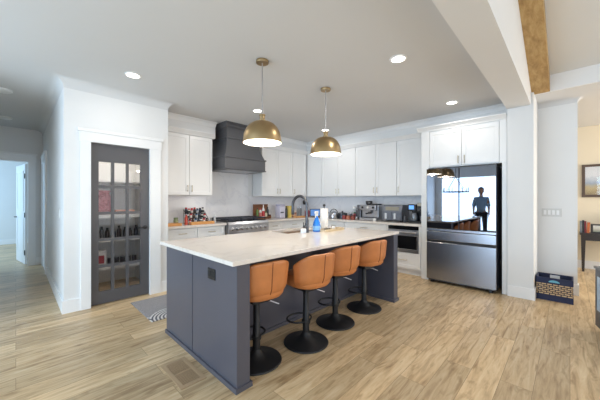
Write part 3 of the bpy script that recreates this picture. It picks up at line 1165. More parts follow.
p0 = make_pendant('brass dome pendant hanging over the island end nearer the pantry')
p0.location = (1.765, 2.26, 0)
p1 = copy_tree(p0)
p1['label'] = 'brass dome pendant hanging over the island end nearer the fridge'
p1.location = (2.775, 2.245, 0)
for p in (p0, p1):
    l = bpy.data.lights.new('pendant_glow', 'POINT')
    l.energy = 17
    l.color = (1, 0.85, 0.65)
    l.shadow_soft_size = 0.05
    o = bpy.data.objects.new('pendant_glow', l)
    C.objects.link(o)
    o.location = (p.location.x, p.location.y, 1.93)

GC = 'recessed ceiling downlights'


def make_can(label):
    t = thing('ceiling_light', label, 'ceiling light', (0, 0, H), 0, GC)
    MB().lathe([(0.062, -.001), (0.066, -.009), (0.082, -.008), (0.086, -.001)], n=32, cap=False).build('trim_ring', TRIM, t, True)
    MB().lathe([(0.064, -.006), (0.05, -.009), (0.001, -.010)], n=28, cap=False).build('diffuser', LAMP, t, True)
    return t


cans = [((0.936, 3.58), 'lit recessed ceiling light in front of the pantry door'),
        ((2.70, 3.58), 'lit recessed ceiling light near the range hood, behind the first pendant'),
        ((4.41, 3.58), 'lit recessed ceiling light seen just above the second pendant shade'),
        ((2.70, 1.245), 'lit recessed ceiling light between second pendant and the header beam'),
        ((4.46, 1.24), 'lit recessed ceiling light just in front of the cabinet over the fridge')]
c0 = make_can(cans[0][1])
for i, ((x, y), lab) in enumerate(cans):
    o = c0 if i == 0 else copy_tree(c0)
    o.location = (x, y, H)
    o['label'] = lab
    l = area('downlight_beam', (x, y, H - 0.02), (0, 0, -1), 0.12, 0.12, {(2.70, 3.58): 13, (4.41, 3.58): 7, (2.70, 1.245): 10}.get((x, y), 4.5), (1.0, 0.95, 0.89))
    l.data.shape = 'DISK'
for (x, y), lab, r in (((-0.12, 5.25), 'unlit white round ceiling fixture in the hall, nearer the kitchen', 0.095), ((-0.13, 6.97), 'unlit white round ceiling fixture in the hall, nearer the bedroom door', 0.09)):
    o = MB().lathe([(r, H - .001), (r, H - .02), (r * .8, H - .032), (0.001, H - .034)], (x, y), 32).build('smoke_detector', PLAST, None, True)
    tag(o, lab, 'ceiling fixture', 'hall ceiling fixtures')

# ------------------------------------------------------------------ things on the island
t = thing('kitchen_faucet', 'gunmetal gooseneck kitchen faucet standing beside the island sink', 'faucet', (2.62, 2.43, 0.912))
MB().lathe([(0.032, 0), (0.032, 0.008), (0.024, 0.012), (0.024, 0.12), (0.019, 0.125)], n=22).build('base', FAUC, t, True)
pts = [(0, 0, 0.12), (0, 0, 0.2), (0, 0, 0.33)]
for k in range(1, 15):
    a = PI - PI * k / 14
    pts.append((0, 0.13 + 0.13 * math.cos(a), 0.34 + 0.13 * math.sin(a)))
pts.append((0, 0.26, 0.30))
MB().tube(pts, 0.019, 14).build('spout', FAUC, t, True)
MB().lathe([(0.017, 0.22), (0.021, 0.225), (0.021, 0.30), (0.018, 0.31)], (0, 0.26), 18).build('spray_head', FAUC, t, True)
mb = MB().tube([(-0.02, 0, 0.075), (-0.06, 0.0, 0.078)], 0.017, 14)
mb.tube([(-0.055, 0, 0.078), (-0.075, -0.01, 0.10), (-0.085, -0.02, 0.135)], 0.006, 8)
mb.build('handle', FAUC, t, True)
t = thing('spray_bottle', 'blue cleaner spray bottle with white trigger, standing on the island', 'spray bottle', (2.79, 2.41, 0.9125), math.radians(200))
MB().lathe([(0.048, 0), (0.052, 0.006), (0.052, 0.08), (0.045, 0.12), (0.026, 0.165), (0.018, 0.19), (0.016, 0.205)], n=28).build('bottle', BLUEP, t, True)
MB().lathe([(0.0525, 0.02), (0.0527, 0.022), (0.0527, 0.075), (0.0525, 0.077)], n=28, cap=False).build('bottle_label', cmat(120, 176, 232), t, True)
mb = MB()
mb.lathe([(0.020, 0.205), (0.020, 0.228), (0.015, 0.232)], n=18)
mb.box(-0.035, 0.055, -0.013, 0.013, 0.232, 0.268, 0.006)
mb.tube([(0.05, 0, 0.255), (0.066, 0, 0.255)], 0.008)
mb.build('spray_head', PLAST, t, True)
mb = MB().tube([(0.036, 0, 0.236), (0.045, 0, 0.21), (0.04, 0, 0.185)], 0.007)
mb.build('trigger', PLAST, t, True)
t = thing('soap_bottle', 'small white soap bottle between spray bottle and paper towels', 'bottle', (2.885, 2.45, 0.9125))
MB().lathe([(0.026, 0), (0.028, 0.004), (0.028, 0.10), (0.02, 0.118), (0.011, 0.122)], n=20).build('bottle', PLAST, t, True)
MB().lathe([(0.012, 0.122), (0.012, 0.14), (0.005, 0.143), (0.005, 0.155)], n=14).build('cap', PLAST, t, True)
t = thing('paper_towel_holder', 'black paper towel holder with dark knob, on the island', 'paper towel holder', (3.02, 2.47, 0.9125))
MB().lathe([(0.075, 0), (0.075, 0.01), (0.07, 0.013)], n=30).build('base', BLACKM, t, True)
MB().lathe([(0.008, 0.01), (0.008, 0.33)], n=12).build('rod', BLACKM, t, True)
MB().sphere((0, 0, 0.342), 0.02, 14).build('knob', BLACK, t, True)
o = MB().lathe([(0.02, 0.0), (0.055, 0.0), (0.055, 0.285), (0.02, 0.285)], n=32).build('paper_towel_roll', PAPER, None, True)
o.location = (3.02, 2.47, 0.9265)
tag(o, 'white paper towel roll upright on its black holder', 'paper towels')
t = thing('wooden_tray', 'low bamboo tray with raised rim beside the paper towels', 'tray', (2.80, 2.27, 0.9125))
MB().box(0, 0.42, 0, 0.13, 0, 0.008).build('tray_base', TRAYW, t)
mb = MB()
mb.box(0, 0.42, 0, 0.01, 0.008, 0.03)
mb.box(0, 0.42, 0.12, 0.13, 0.008, 0.03)
mb.box(0, 0.01, 0.01, 0.12, 0.008, 0.03)
mb.box(0.41, 0.42, 0.01, 0.12, 0.008, 0.03)
mb.build('rim', TRAYW, t)
o = MB().box(-0.05, 0.05, -0.018, 0.018, 0, 0.03, 0.009, 3).build('scrub_brush', cmat(70, 62, 54), None, True)
o.location = (2.92, 2.335, 0.9215)
tag(o, 'dark scrub pad lying in the bamboo tray', 'brush')
o = MB().lathe([(0.02, 0), (0.024, 0.004), (0.026, 0.04), (0.02, 0.045)], n=16).build('small_dish', PLAST, None, True)
o.location = (3.05, 2.335, 0.9215)
tag(o, 'small white cup standing in the bamboo tray', 'cup')
o = MB().box(-0.035, 0.035, -0.02, 0.02, 0, 0.055, 0.008, 3).build('sponge_holder', cmat(214, 226, 244), None, True)
o.location = (2.535, 2.41, 0.9125)
tag(o, 'pale blue-white sponge holder at the foot of the faucet', 'sponge holder')


# ------------------------------------------------------------------ things on the range wall counter
def bottle(name, label, cat, loc, r, h, body, cap=None, capr=0.6, caph=0.18, group=None, labelm=None, neck=True):
    t = thing(name, label, cat, loc, 0, group)
    hb = h * (1 - caph)
    prof = [(r * .9, 0), (r, 0.003), (r, hb * .78), (r * .85, hb * .88), (r * capr, hb)] if neck else [(r * .94, 0), (r, 0.003), (r, hb - .002), (r * .95, hb)]
    MB().lathe(prof, n=18).build('bottle', body, t, True)
    if cap:
        rc = r * (capr if neck else .92)
        MB().lathe([(rc, hb), (rc, h - .002), (rc * .9, h)], n=16).build('cap', cap, t, True)
    if labelm:
        MB().lathe([(r + .0006, hb * .18), (r + .0006, hb * .68)], n=18, cap=False).build('bottle_label', labelm, t, True)
    return t


CZ = 0.9155
t = thing('spice_rack', 'black three-step wire spice rack full of jars, on the pantry-side counter', 'spice rack', (2.045, 4.62, CZ))
STEP = []
for k in range(3):
    z = 0.008 + 0.085 * k
    y = 0.0 + 0.075 * k
    mb = MB()
    mb.box(0, 0.37, y, y + 0.07, z - .006, z)
    mb.tube([(0, y + .002, z + .03), (0.37, y + .002, z + .03)], 0.0025, 6)
    mb.build('shelf', BLACKM, t)
    STEP.append((y, z))
mb = MB()
for x in (0.003, 0.367):
    mb.tube([(x, 0.0, 0), (x, 0.0, 0.05), (x, 0.22, 0.25), (x, 0.22, 0)], 0.004, 6)
mb.build('side_frame', BLACKM, t)
COLS = [(cmat(178, 40, 50), cmat(226, 224, 220)), (cmat(52, 60, 84), cmat(36, 36, 40)), (cmat(96, 60, 40), cmat(36, 36, 40)), (cmat(214, 210, 204), cmat(40, 40, 44)), (cmat(70, 104, 140), cmat(224, 224, 226))]
tn = ('front', 'middle', 'top')
NTH = ['first', 'second', 'third', 'fourth', 'fifth', 'sixth', 'seventh', 'eighth', 'ninth', 'tenth', 'eleventh']
for k, (y, z) in enumerate(STEP):
    for i in range(7):
        x = 2.045 + 0.032 + i * 0.051
        body, lab = COLS[(i * 2 + k * 3) % 5]
        cap = cmat(190, 36, 48) if (k == 2 and i < 4) else cmat(34, 34, 38)
        hue = ('red', 'navy', 'brown', 'cream', 'steel-blue')[(i * 2 + k * 3) % 5]
        nm = '%s spice jar with %s cap, %s from the range end, %s rack step' % (hue, 'red' if (k == 2 and i < 4) else 'dark', NTH[6 - i], tn[k])
        bottle('spice_jar', nm, 'spice jar', (x, 4.62 + y + .034, CZ + z), 0.0235, 0.085 + 0.01 * ((i * 7 + k) % 3), body, cap, .75, .22, 'spice jars on the black rack', lab)
t = thing('cutting_board', 'thick maple cutting board lying in front of the spice rack', 'cutting board', (2.03, 4.49, CZ))
MB().box(0, 0.42, 0, 0.095, 0, 0.045, 0.004).build('board', BOARD, t)
t = thing('cutting_board', 'maple board tight against the pantry wall end of the counter', 'cutting board', (1.60, 4.48, CZ))
MB().box(0, 0.27, 0, 0.20, 0, 0.04, 0.004).build('board', BOARD, t)
bottle('herb_jar', 'clear green-lidded jar behind the maple board by the pantry wall', 'jar', (1.90, 4.80, CZ), 0.04, 0.115, cmat(138, 148, 112, .3), cmat(104, 120, 84), .9, .2)
bottle('sauce_bottle', 'red-orange sauce bottle standing beside the black spice rack', 'bottle', (1.99, 4.60, CZ), 0.027, 0.17, cmat(186, 74, 52, .2), cmat(170, 40, 40), .5, .16)
bottle('vinegar_bottle', 'slim clear bottle with pale cap standing between spice rack and range', 'bottle', (2.575, 4.72, CZ), 0.022, 0.15, cmat(206, 208, 212, .2), PLAST, .5, .2)
# oil caddy past the range
t = thing('bottle_caddy', 'walnut tray caddy with tall back board, holding bottles past the range', 'caddy', (3.60, 4.80, CZ))
MB().box(0, 0.40, 0, 0.14, 0, 0.012).build('tray_base', WALNUT, t)
MB().box(0, 0.40, 0.125, 0.14, 0.012, 0.32).build('back_board', WALNUT, t)
MB().box(0, 0.40, 0, 0.008, 0.012, 0.05).build('front_rail', WALNUT, t)
for x in (0, 0.388):
    MB().box(x, x + .012, 0.008, 0.125, 0.012, 0.09).build('side_board', WALNUT, t)
bz = CZ + .0125
bottle('oil_bottle', 'green oil bottle in the walnut caddy', 'bottle', (3.66, 4.86, bz), 0.028, 0.23, cmat(96, 120, 56, .15), cmat(40, 40, 42), .4, .15)
bottle('oil_bottle', 'white label bottle with red print in the walnut caddy', 'bottle', (3.735, 4.85, bz), 0.03, 0.22, cmat(226, 222, 216, .3), cmat(176, 40, 46), .5, .14, labelm=cmat(206, 120, 112))
bottle('sauce_bottle', 'tall white squeeze bottle in the walnut caddy', 'bottle', (3.82, 4.855, bz), 0.03, 0.30, PLAST, PLAST, .35, .22, labelm=cmat(190, 54, 54))
bottle('sauce_bottle', 'short cream bottle in the walnut caddy', 'bottle', (3.885, 4.845, bz), 0.027, 0.15, cmat(214, 200, 172, .3), cmat(96, 110, 70), .7, .2)
bottle('oil_bottle', 'black bottle at the corner end of the walnut caddy', 'bottle', (3.945, 4.86, bz), 0.027, 0.25, cmat(36, 36, 40, .15), cmat(30, 30, 32), .4, .15)
t = thing('flour_canister', 'tall pale lilac-white canister with a dark band, past the walnut caddy', 'canister', (4.27, 4.80, CZ))
mb = MB()
mb.box(-0.085, 0.085, -0.09, 0.09, 0, 0.27, 0.02, 3)
mb.build('canister_body', cmat(206, 202, 216), t, True)
MB().box(-0.08, 0.08, -0.085, 0.085, 0.27, 0.315, 0.015, 3).build('lid', cmat(188, 184, 204), t, True)
MB().box(-0.07, 0.03, -0.0915, -0.0895, 0.115, 0.145).build('band', cmat(80, 78, 96), t)
bottle('oil_bottle', 'tall thin dark bottle between canister and yellow box', 'bottle', (4.44, 4.78, CZ), 0.03, 0.27, cmat(58, 62, 56, .2), cmat(40, 40, 40), .5, .14)
t = thing('cereal_box', 'narrow yellow upright box on the counter past the range', 'box', (4.53, 4.80, CZ))
MB().box(-0.045, 0.045, -0.06, 0.06, 0, 0.275, 0.003, 1).build('carton', cmat(222, 196, 104), t)
bottle('snack_jar', 'brown jar with pale lid behind the faucet spout', 'jar', (4.70, 4.78, CZ), 0.06, 0.17, cmat(140, 84, 56, .3), cmat(220, 206, 190), .92, .3, labelm=cmat(206, 160, 130), neck=False)
o = MB().box(-0.14, 0.14, -0.06, 0.06, 0, 0.035, 0.004).build('wooden_block', BOARD)
o.location = (4.72, 4.62, CZ)
tag(o, 'low orange-brown wooden block in front of the brown jar', 'block')
bottle('pepper_mill', 'tall grey steel mill, first of two behind the faucet', 'mill', (4.86, 4.80, CZ), 0.028, 0.27, cmat(136, 140, 142, .3), STEEL, .8, .2)
bottle('salt_mill', 'tall grey steel mill, nearer the room corner of the two behind the faucet', 'mill', (4.95, 4.80, CZ), 0.028, 0.27, cmat(120, 124, 128, .3), STEEL, .8, .2)
bottle('red_bottle', 'squat dark-red bottle with black top near the room corner', 'bottle', (5.08, 4.70, CZ), 0.062, 0.24, cmat(172, 42, 62, .15), cmat(34, 34, 38), .45, .28)
t = thing('wall_outlet', 'black oval plug on the backsplash behind the faucet arch', 'outlet', (5.33, 5.067, 1.27))
mb = MB()
mb.sphere((0, 0, 0), 0.06, 16)
bmesh.ops.transform(mb.bm, matrix=Matrix.Diagonal((0.85, 0.45, 1.15, 1)) , verts=mb.bm.verts[:])
bmesh.ops.translate(mb.bm, vec=(0, -0.03, 0), verts=mb.bm.verts[:])
mb.build('plug', BLACK, t, True)
# digital frame in the corner
t = thing('digital_frame', 'dark tablet display with a blue screen standing in the counter corner', 'tablet', (5.12, 4.47, CZ), math.radians(-47))
M = Matrix.Rotation(math.radians(-12), 4, 'X')
mb = MB().box(-0.13, 0.13, -0.012, 0.012, 0.01, 0.20, 0.004, 2, M)
mb.build('bezel', BLACK, t)
MB().box(-0.112, 0.112, -0.0135, -0.0115, 0.028, 0.182, 0, 2, M).build('screen', mat('blue_screen', srgb(70, 110, 170), 0.15, emit=(0.12, 0.28, 0.62), estr=0.6), t)
MB().box(-0.06, 0.06, 0.0, 0.09, 0.0, 0.012).build('stand', BLACK, t)

# ------------------------------------------------------------------ things on the fridge wall counter
t = thing('kettle', 'polished steel stovetop kettle with black handle on the fridge-wall counter', 'kettle', (5.12, 3.90, CZ))
MB().lathe([(0.10, 0), (0.115, 0.01), (0.118, 0.06), (0.10, 0.115), (0.06, 0.14), (0.02, 0.146), (0.018, 0.16), (0.001, 0.165)], n=30).build('kettle_body', STEEL, t, True)
pts = [(0, 0.10 * math.cos(a), 0.12 + 0.085 * math.sin(a)) for a in [PI * k / 10 for k in range(11)]]
MB().tube(pts, 0.009, 8).build('handle', BLACK, t, True)
MB().tube([(0, 0.09, 0.07), (0, 0.14, 0.11), (0, 0.17, 0.14)], [0.022, 0.016, 0.012], 10).build('spout', STEEL, t, True)
t = thing('saucepan', 'dark lidded saucepan beside the kettle', 'pan', (5.12, 3.66, CZ))
MB().lathe([(0.10, 0), (0.108, 0.008), (0.108, 0.11)], n=28).build('pan_body', cmat(64, 64, 70, .3, .7), t, True)
MB().lathe([(0.11, 0.11), (0.105, 0.122), (0.04, 0.14), (0.001, 0.142)], n=28).build('lid', cmat(90, 88, 92, .25, .8), t, True)
MB().lathe([(0.008, 0.14), (0.02, 0.155), (0.016, 0.168), (0.001, 0.17)], n=14).build('knob', BLACK, t, True)
bottle('storage_jar', 'bright steel canister in front of the dark saucepan', 'canister', (4.96, 3.74, CZ), 0.042, 0.13, STEEL, STEEL, .8, .15, neck=False)
items = [(5.00, 3.52, 0.045, 0.10, (150, 60, 54), (60, 60, 62), 'rust-red jar with dark lid beside the saucepan'),
         (5.16, 3.47, 0.045, 0.14, (96, 92, 100), (200, 200, 202), 'grey jar with pale lid at the back of the jar cluster'),
         (4.98, 3.41, 0.045, 0.09, (176, 104, 74), (120, 70, 50), 'terracotta jar in the middle of the jar cluster'),
         (5.00, 3.30, 0.045, 0.10, (140, 62, 40), (90, 40, 34), 'brown jar with maroon lid toward the espresso machine'),
         (5.20, 3.37, 0.045, 0.15, (128, 34, 48), (38, 90, 60), 'dark-red jar with green lid beside the espresso machine')]
for (x, y, r, h, c, cc, lab) in items:
    bottle('food_jar', lab, 'jar', (x, y, CZ), r, h, cmat(*c, .3), cmat(*cc), .85, .2, 'jars beside the espresso machine', neck=False)
t = thing('measuring_spoon_holder', 'round white ladle rest on a slim stand above the jars', 'utensil', (5.27, 3.43, CZ))
MB().lathe([(0.035, 0), (0.035, 0.01), (0.006, 0.014), (0.006, 0.20)], n=18).build('stand', STEEL, t, True)
mb = MB().sphere((-0.01, 0, 0.225), 0.05, 16)
mb.build('bowl', PLAST, t, True)


def appliance(name, label, cat, y0, x=5.0):
    return thing(name, label, cat, (x, y0, CZ), R90)


# espresso machine: local x along counter, y toward wall
t = appliance('espresso_machine', 'steel espresso machine with bean hopper on the fridge-wall counter', 'espresso machine', 3.185)
MB().box(0.04, 0.42, 0.10, 0.34, 0.05, 0.31, 0.012).build('machine_body', STEEL, t)
MB().box(0.04, 0.42, -0.01, 0.34, 0.0, 0.055, 0.008).build('drip_tray', STEEL, t)
MB().box(0.10, 0.38, -0.005, 0.10, 0.0545, 0.058).build('tray_grille', BLACKM, t)
mb = MB()
mb.box(0.05, 0.41, 0.01, 0.10, 0.205, 0.31, 0.012)
mb.build('control_panel', STEEL, t)
for x in (0.11, 0.23, 0.35):
    mb = MB().lathe([(0.022, 0), (0.022, 0.012), (0.018, 0.016)], n=18)
    bmesh.ops.transform(mb.bm, matrix=Matrix.Translation((x, 0.01, 0.262)) @ Matrix.Rotation(PI / 2, 4, 'X'), verts=mb.bm.verts[:])
    mb.build('dial', PLAST if x == 0.23 else BLACK, t, True)
MB().lathe([(0.03, 0.165), (0.034, 0.17), (0.034, 0.206)], (0.25, 0.055), 20).build('group_head', STEEL, t, True)
mb = MB().lathe([(0.028, 0.135), (0.034, 0.14), (0.034, 0.165)], (0.25, 0.055), 20)
mb.tube([(0.25, 0.03, 0.15), (0.25, -0.09, 0.14)], [0.009, 0.013], 10)
mb.build('portafilter', BLACK, t, True)
MB().lathe([(0.045, 0.31), (0.065, 0.325), (0.072, 0.385), (0.066, 0.395)], (0.14, 0.22), 24).build('bean_hopper', cmat(52, 48, 46, .2), t, True)
MB().box(0.22, 0.38, 0.12, 0.32, 0.31, 0.335, 0.006).build('cup_tray', BLACKM, t)
mb = MB().tube([(0.385, 0.03, 0.21), (0.395, 0.01, 0.15), (0.40, 0.0, 0.07)], 0.006, 8)
mb.build('steam_wand', STEEL, t, True)
t = appliance('milk_frother', 'narrow grey coffee grinder beside the espresso machine', 'grinder', 3.265)
MB().box(-0.02, 0.10, 0.08, 0.22, 0.0, 0.20, 0.012).build('grinder_body', cmat(112, 112, 118, .3, .6), t)
MB().lathe([(0.04, 0.20), (0.058, 0.22), (0.06, 0.30), (0.05, 0.31)], (0.04, 0.15), 22).build('bean_hopper', cmat(94, 92, 96, .2), t, True)
MB().lathe([(0.03, 0), (0.034, 0.005), (0.034, 0.06), (0.032, 0.062)], (0.035, 0.03), 18).build('grounds_cup', STEEL, t, True)
o = MB().lathe([(0.026, 0), (0.032, 0.01), (0.036, 0.05), (0.034, 0.052), (0.030, 0.012), (0.001, 0.01)], n=20).build('espresso_cup', PLAST, None, True)
o.location = (4.90, 2.74, CZ)
tag(o, 'small white cup on the counter between espresso machine and air fryer', 'cup')
# dual basket air fryer
t = appliance('air_fryer', 'wide grey two-basket air fryer with white handles', 'air fryer', 2.625)
AF = mat('grey_fryer_shell', srgb(112, 116, 126), 0.35, 0.4)
mb = MB()
mb.prism([(0.02, 0.02), (0.0, 0.05), (0.0, 0.20), (0.04, 0.30), (0.07, 0.32), (0.31, 0.32), (0.33, 0.29), (0.33, 0.02)], 'x', 0.0, 0.385)
o = mb.build('fryer_body', AF, t)
for x in (0.02, 0.20):
    mb = MB().box(x, x + .165, -0.012, 0.0, 0.035, 0.20, 0.006)
    b_ = mb.build('basket', AF, t)
    MB().box(x + .045, x + .085, -0.045, -0.012, 0.055, 0.165, 0.008).build('handle', mat('pale_steel', srgb(214, 216, 220), .35, .3), b_)
MB().box(0.06, 0.325, 0.005, 0.05, 0.215, 0.285, 0.004, 2, None).build('control_panel', cmat(150, 146, 132, .2), t)
for x in (0.03, 0.33):
    MB().box(x, x + .03, 0.06, 0.27, 0, 0.022).build('foot', BLACK, t)
# coffee maker
t = appliance('coffee_maker', 'black drip coffee maker with a small blue display next to the fridge panel', 'coffee maker', 2.135)
MB().box(0.0, 0.30, 0.0, 0.30, 0.0, 0.03, 0.006).build('base', BLACK, t)
MB().box(0.0, 0.30, 0.19, 0.30, 0.03, 0.24, 0.006).build('tower', BLACKM, t)
mb = MB()
mb.box(0.0, 0.15, 0.01, 0.30, 0.21, 0.335, 0.012)
mb.box(0.16, 0.30, 0.02, 0.30, 0.20, 0.30, 0.012)
mb.build('brew_head', BLACK, t)
MB().box(0.03, 0.12, 0.007, 0.011, 0.245, 0.315).build('display', mat('blue_display', srgb(70, 120, 190), 0.2, emit=(0.15, 0.4, 0.9), estr=1.2), t)
MB().box(0.165, 0.295, 0.03, 0.29, 0.30, 0.365, 0.014).build('water_lid', cmat(176, 172, 160, .3), t)
mb = MB().lathe([(0.055, 0.032), (0.062, 0.045), (0.064, 0.11), (0.05, 0.16), (0.045, 0.18)], (0.085, 0.10), 26)
cf = mb.build('carafe', cmat(150, 156, 164, .08, .5), t, True)
mb = MB().tube([(0.085, 0.05, 0.165), (0.085, -0.005, 0.15), (0.085, -0.01, 0.09), (0.085, 0.035, 0.07)], 0.008, 8)
mb.build('handle', BLACK, cf, True)
MB().lathe([(0.035, 0.032), (0.04, 0.036), (0.042, 0.13), (0.04, 0.132)], (0.235, 0.09), 22).build('travel_mug', STEELD, t, True)
bottle('storage_jar', 'dark lidded canister squeezed between air fryer and coffee maker', 'canister', (5.02, 2.188, CZ), 0.028, 0.14, cmat(60, 62, 68, .3), BLACK, .85, .2, neck=False)

# ------------------------------------------------------------------ pantry shelves and food
sh = S('trim_pantry_shelves', MB().box(0.512, 1.443, 5.00, 5.398, 0.305, 0.325).box(0.512, 1.443, 5.00, 5.398, 0.725, 0.745)
       .box(0.512, 1.443, 5.00, 5.398, 1.085, 1.105).box(0.512, 1.443, 5.00, 5.398, 1.60, 1.62)
       .box(0.512, 1.443, 5.00, 5.015, 0.275, 0.305).box(0.512, 1.443, 5.00, 5.015, 0.695, 0.725).box(0.512, 1.443, 5.00, 5.015, 1.055, 1.085), TRIM)
mb = MB()
sx, sy, sz = 0.93, 5.10, 1.106
n = 20
prof = [(0.11, 0), (0.125, 0.02), (0.13, 0.15), (0.125, 0.28), (0.10, 0.33), (0.13, 0.37)]
rings = [[(0.72 * r / 0.8 * math.cos(2 * PI * i / n) * 1.1, 0.55 * r * math.sin(2 * PI * i / n), z) for i in range(n)] for r, z in prof]
o = mb.loft(rings).build('chip_bag', slab_mat('red_floral_bag', srgb(150, 44, 60), srgb(206, 130, 136), 0.5, 9, 0.08), None, True)
o.location = (0.92, 5.16, 1.106)
tag(o, 'red patterned bag standing on the upper pantry shelf', 'bag')
o = MB().box(-0.13, 0.13, -0.06, 0.06, 0, 0.07, 0.01).build('bread_loaf', cmat(226, 164, 140), None, True)
o.location = (1.22, 5.12, 1.106)
tag(o, 'pale pink-orange packet lying on the upper pantry shelf', 'packet')
random.seed(3)
for i in range(11):
    x = 0.60 + i * 0.077
    dark = [(44, 42, 46), (60, 48, 44), (34, 40, 52), (70, 62, 66)][i % 4]
    bottle('pantry_jar', 'dark bottle on the middle pantry shelf, %s from the door-handle side' % NTH[10 - i], 'jar', (x, 5.08 + .03 * (i % 2), 0.7455), 0.030, 0.13 + 0.05 * ((i * 5) % 3) / 2, cmat(*dark, .2), cmat(30, 30, 32), .55, .2, 'dark jars on the middle pantry shelf')
t = thing('snack_box', 'white box with red print on the bottom pantry shelf', 'box', (0.86, 5.10, 0.3255))
MB().box(-0.10, 0.10, -0.07, 0.07, 0, 0.24, 0.003, 1).build('carton', cmat(224, 220, 222), t)
MB().box(-0.07, 0.07, -0.0715, -0.0695, 0.05, 0.17).build('print', cmat(178, 48, 60), t)
for i in range(5):
    bottle('food_can', 'black-and-silver can on the bottom pantry shelf, %s from the door-handle side' % NTH[4 - i], 'can', (1.02 + i * 0.082, 5.09, 0.3255), 0.034, 0.12, cmat(56, 54, 60, .3), STEEL, .95, .06, 'cans on the bottom pantry shelf', neck=False)
pl = bpy.data.lights.new('pantry_added_fill', 'POINT')  # added fill to brighten the pantry interior, no known source
pl.energy = 13
pl.color = (1, 0.93, 0.84)
pl.shadow_soft_size = 0.08
o = bpy.data.objects.new('pantry_added_fill', pl)
C.objects.link(o)
o.location = (0.98, 4.75, 2.6)
t = thing('pantry_added_light', 'small round lamp added under the pantry ceiling to brighten the shelves', 'ceiling light', (0.98, 4.75, H))  # unseen fixture made up to go with the added pantry fill
MB().lathe([(0.08, 0), (0.08, -.02), (0.07, -.024)], n=26).build('lamp_base', TRIM, t, True)
MB().lathe([(0.068, -.024), (0.05, -.05), (0.001, -.056)], n=26, cap=False).build('diffuser', LAMP, t, True)

# ------------------------------------------------------------------ floor pieces
o = MB().box(0, 1.9, 0, 0.80, 0, 0.008, 0.002, 1).build('runner_rug', RUG)
o.location = (1.03, 3.25, 0.0005)
tag(o, 'grey runner rug with pale concentric arcs behind the island', 'rug')
t = thing('floor_vent', 'beige metal floor register set in the oak floor by the island', 'vent', (0.805, 1.945, 0.0005))
VM = mat('tan_vent_metal', srgb(184, 156, 122), 0.45, 0.1)
mb = MB()
mb.box(0, 0.19, 0, 0.03, 0, 0.006)
mb.box(0, 0.19, 0.36, 0.39, 0, 0.006)
mb.box(0, 0.03, 0.03, 0.36, 0, 0.006)
mb.box(0.16, 0.19, 0.03, 0.36, 0, 0.006)
mb.box(0.03, 0.16, 0.19, 0.20, 0, 0.006)
mb.build('vent_frame', VM, t)
mb = MB()
for k in range(20):
    y = 0.033 + k * 0.0165
    mb.box(0.03, 0.16, y, y + 0.009, 0, 0.0045)
mb.build('louvers', VM, t)
MB().box(0.03, 0.16, 0.03, 0.36, 0, 0.001).build('duct', cmat(96, 78, 60), t)

# basket by the pier
t = thing('storage_basket', 'navy and natural woven storage basket on the floor against the white pier', 'basket', (4.93, -0.03, 0))
bw, bd, bh2 = 0.36, 0.30, 0.30
mb = MB()
for (x0, x1, y0, y1) in ((0, 0.012, 0, bw), (bd - .012, bd, 0, bw), (0.012, bd - .012, 0, 0.012), (0.012, bd - .012, bw - .012, bw)):
    mb.box(x0, x1, y0, y1, 0.075, 0.225)
mb.build('woven_wall', WOVEN, t)
mb = MB()
e = 0.003
for z0, z1 in ((0.0, 0.075), (0.225, 0.30)):
    mb.box(-e, 0.013, -e, bw + e, z0, z1)
    mb.box(bd - .013, bd + e, -e, bw + e, z0, z1)
    mb.box(0.013, bd - .013, -e, 0.013, z0, z1)
    mb.box(0.013, bd - .013, bw - .013, bw + e, z0, z1)
mb.box(0.013, bd - .013, 0.013, bw - .013, 0.0, 0.012)
mb.build('canvas_band', NAVY, t)
pts = [(-0.005, bw * .5 + 0.055 * math.cos(a), 0.243 + 0.03 * math.sin(a)) for a in [PI * k / 12 for k in range(13)]]
mb = MB().prism([(p[1], p[2]) for p in pts], 'x', -0.006, -0.002)
mb.build('handle_trim', TEAL, t)
mb = MB().box(bd - .017, bd - .012, bw * .36, bw * .64, 0.235, 0.285, 0.001, 1)
mb.build('handle_trim', PLAST, t, label='white rectangular handle patch inside the far side')
o = MB().box(0.02, 0.27, 0.03, 0.33, 0.0, 0.17, 0.03, 3).build('folded_blanket', slab_mat('tan_navy_blanket', srgb(60, 60, 78), srgb(190, 168, 136), 0.9, 14, 0.1), None, True)
o.location = (4.93, -0.03, 0.0125)
tag(o, 'folded dark blanket with tan flecks inside the woven basket', 'blanket')

# switch plates
t = thing('switch_plate', 'wide white four-switch plate on the pier wall above the basket', 'light switch', (5.45, 0.30, 1.09), R90)
MB().box(0, 0.215, -0.009, 0, 0, 0.117, 0.003).build('plate', cmat(206, 206, 204), t)
for k in range(4):
    MB().box(0.022 + k * .046, 0.052 + k * .046, -0.014, -0.009, 0.026, 0.091, 0.002, 1).build('rocker', TRIM, t)
t = thing('switch_plate', 'single white switch plate on the pantry side wall in the hall', 'light switch', (0.39, 4.62, 1.10), R90)
MB().box(0, 0.075, -0.007, 0, 0, 0.117, 0.003).build('plate', PLAST, t)
MB().box(0.022, 0.053, -0.011, -0.007, 0.026, 0.091, 0.002, 1).build('rocker', TRIM, t)

# ------------------------------------------------------------------ study beyond the pier
t = thing('console_table', 'dark wooden console table against the beige wall beyond the pier', 'table', (7.34, -0.13, 0), R90)
MB().box(0, 1.15, 0, 0.36, 0.68, 0.715, 0.004).build('tabletop', ESPR, t)
MB().box(0.05, 1.10, 0.02, 0.34, 0.58, 0.68).build('apron', ESPR, t)
for x in (0.02, 1.07):
    for y in (0.015, 0.29):
        MB().loft([[(x + .012, y + .012, 0), (x + .042, y + .012, 0), (x + .042, y + .042, 0), (x + .012, y + .042, 0)],
                   [(x, y, .68), (x + .06, y, .68), (x + .06, y + .06, .68), (x, y + .06, .68)]]).build('leg', ESPR, t)


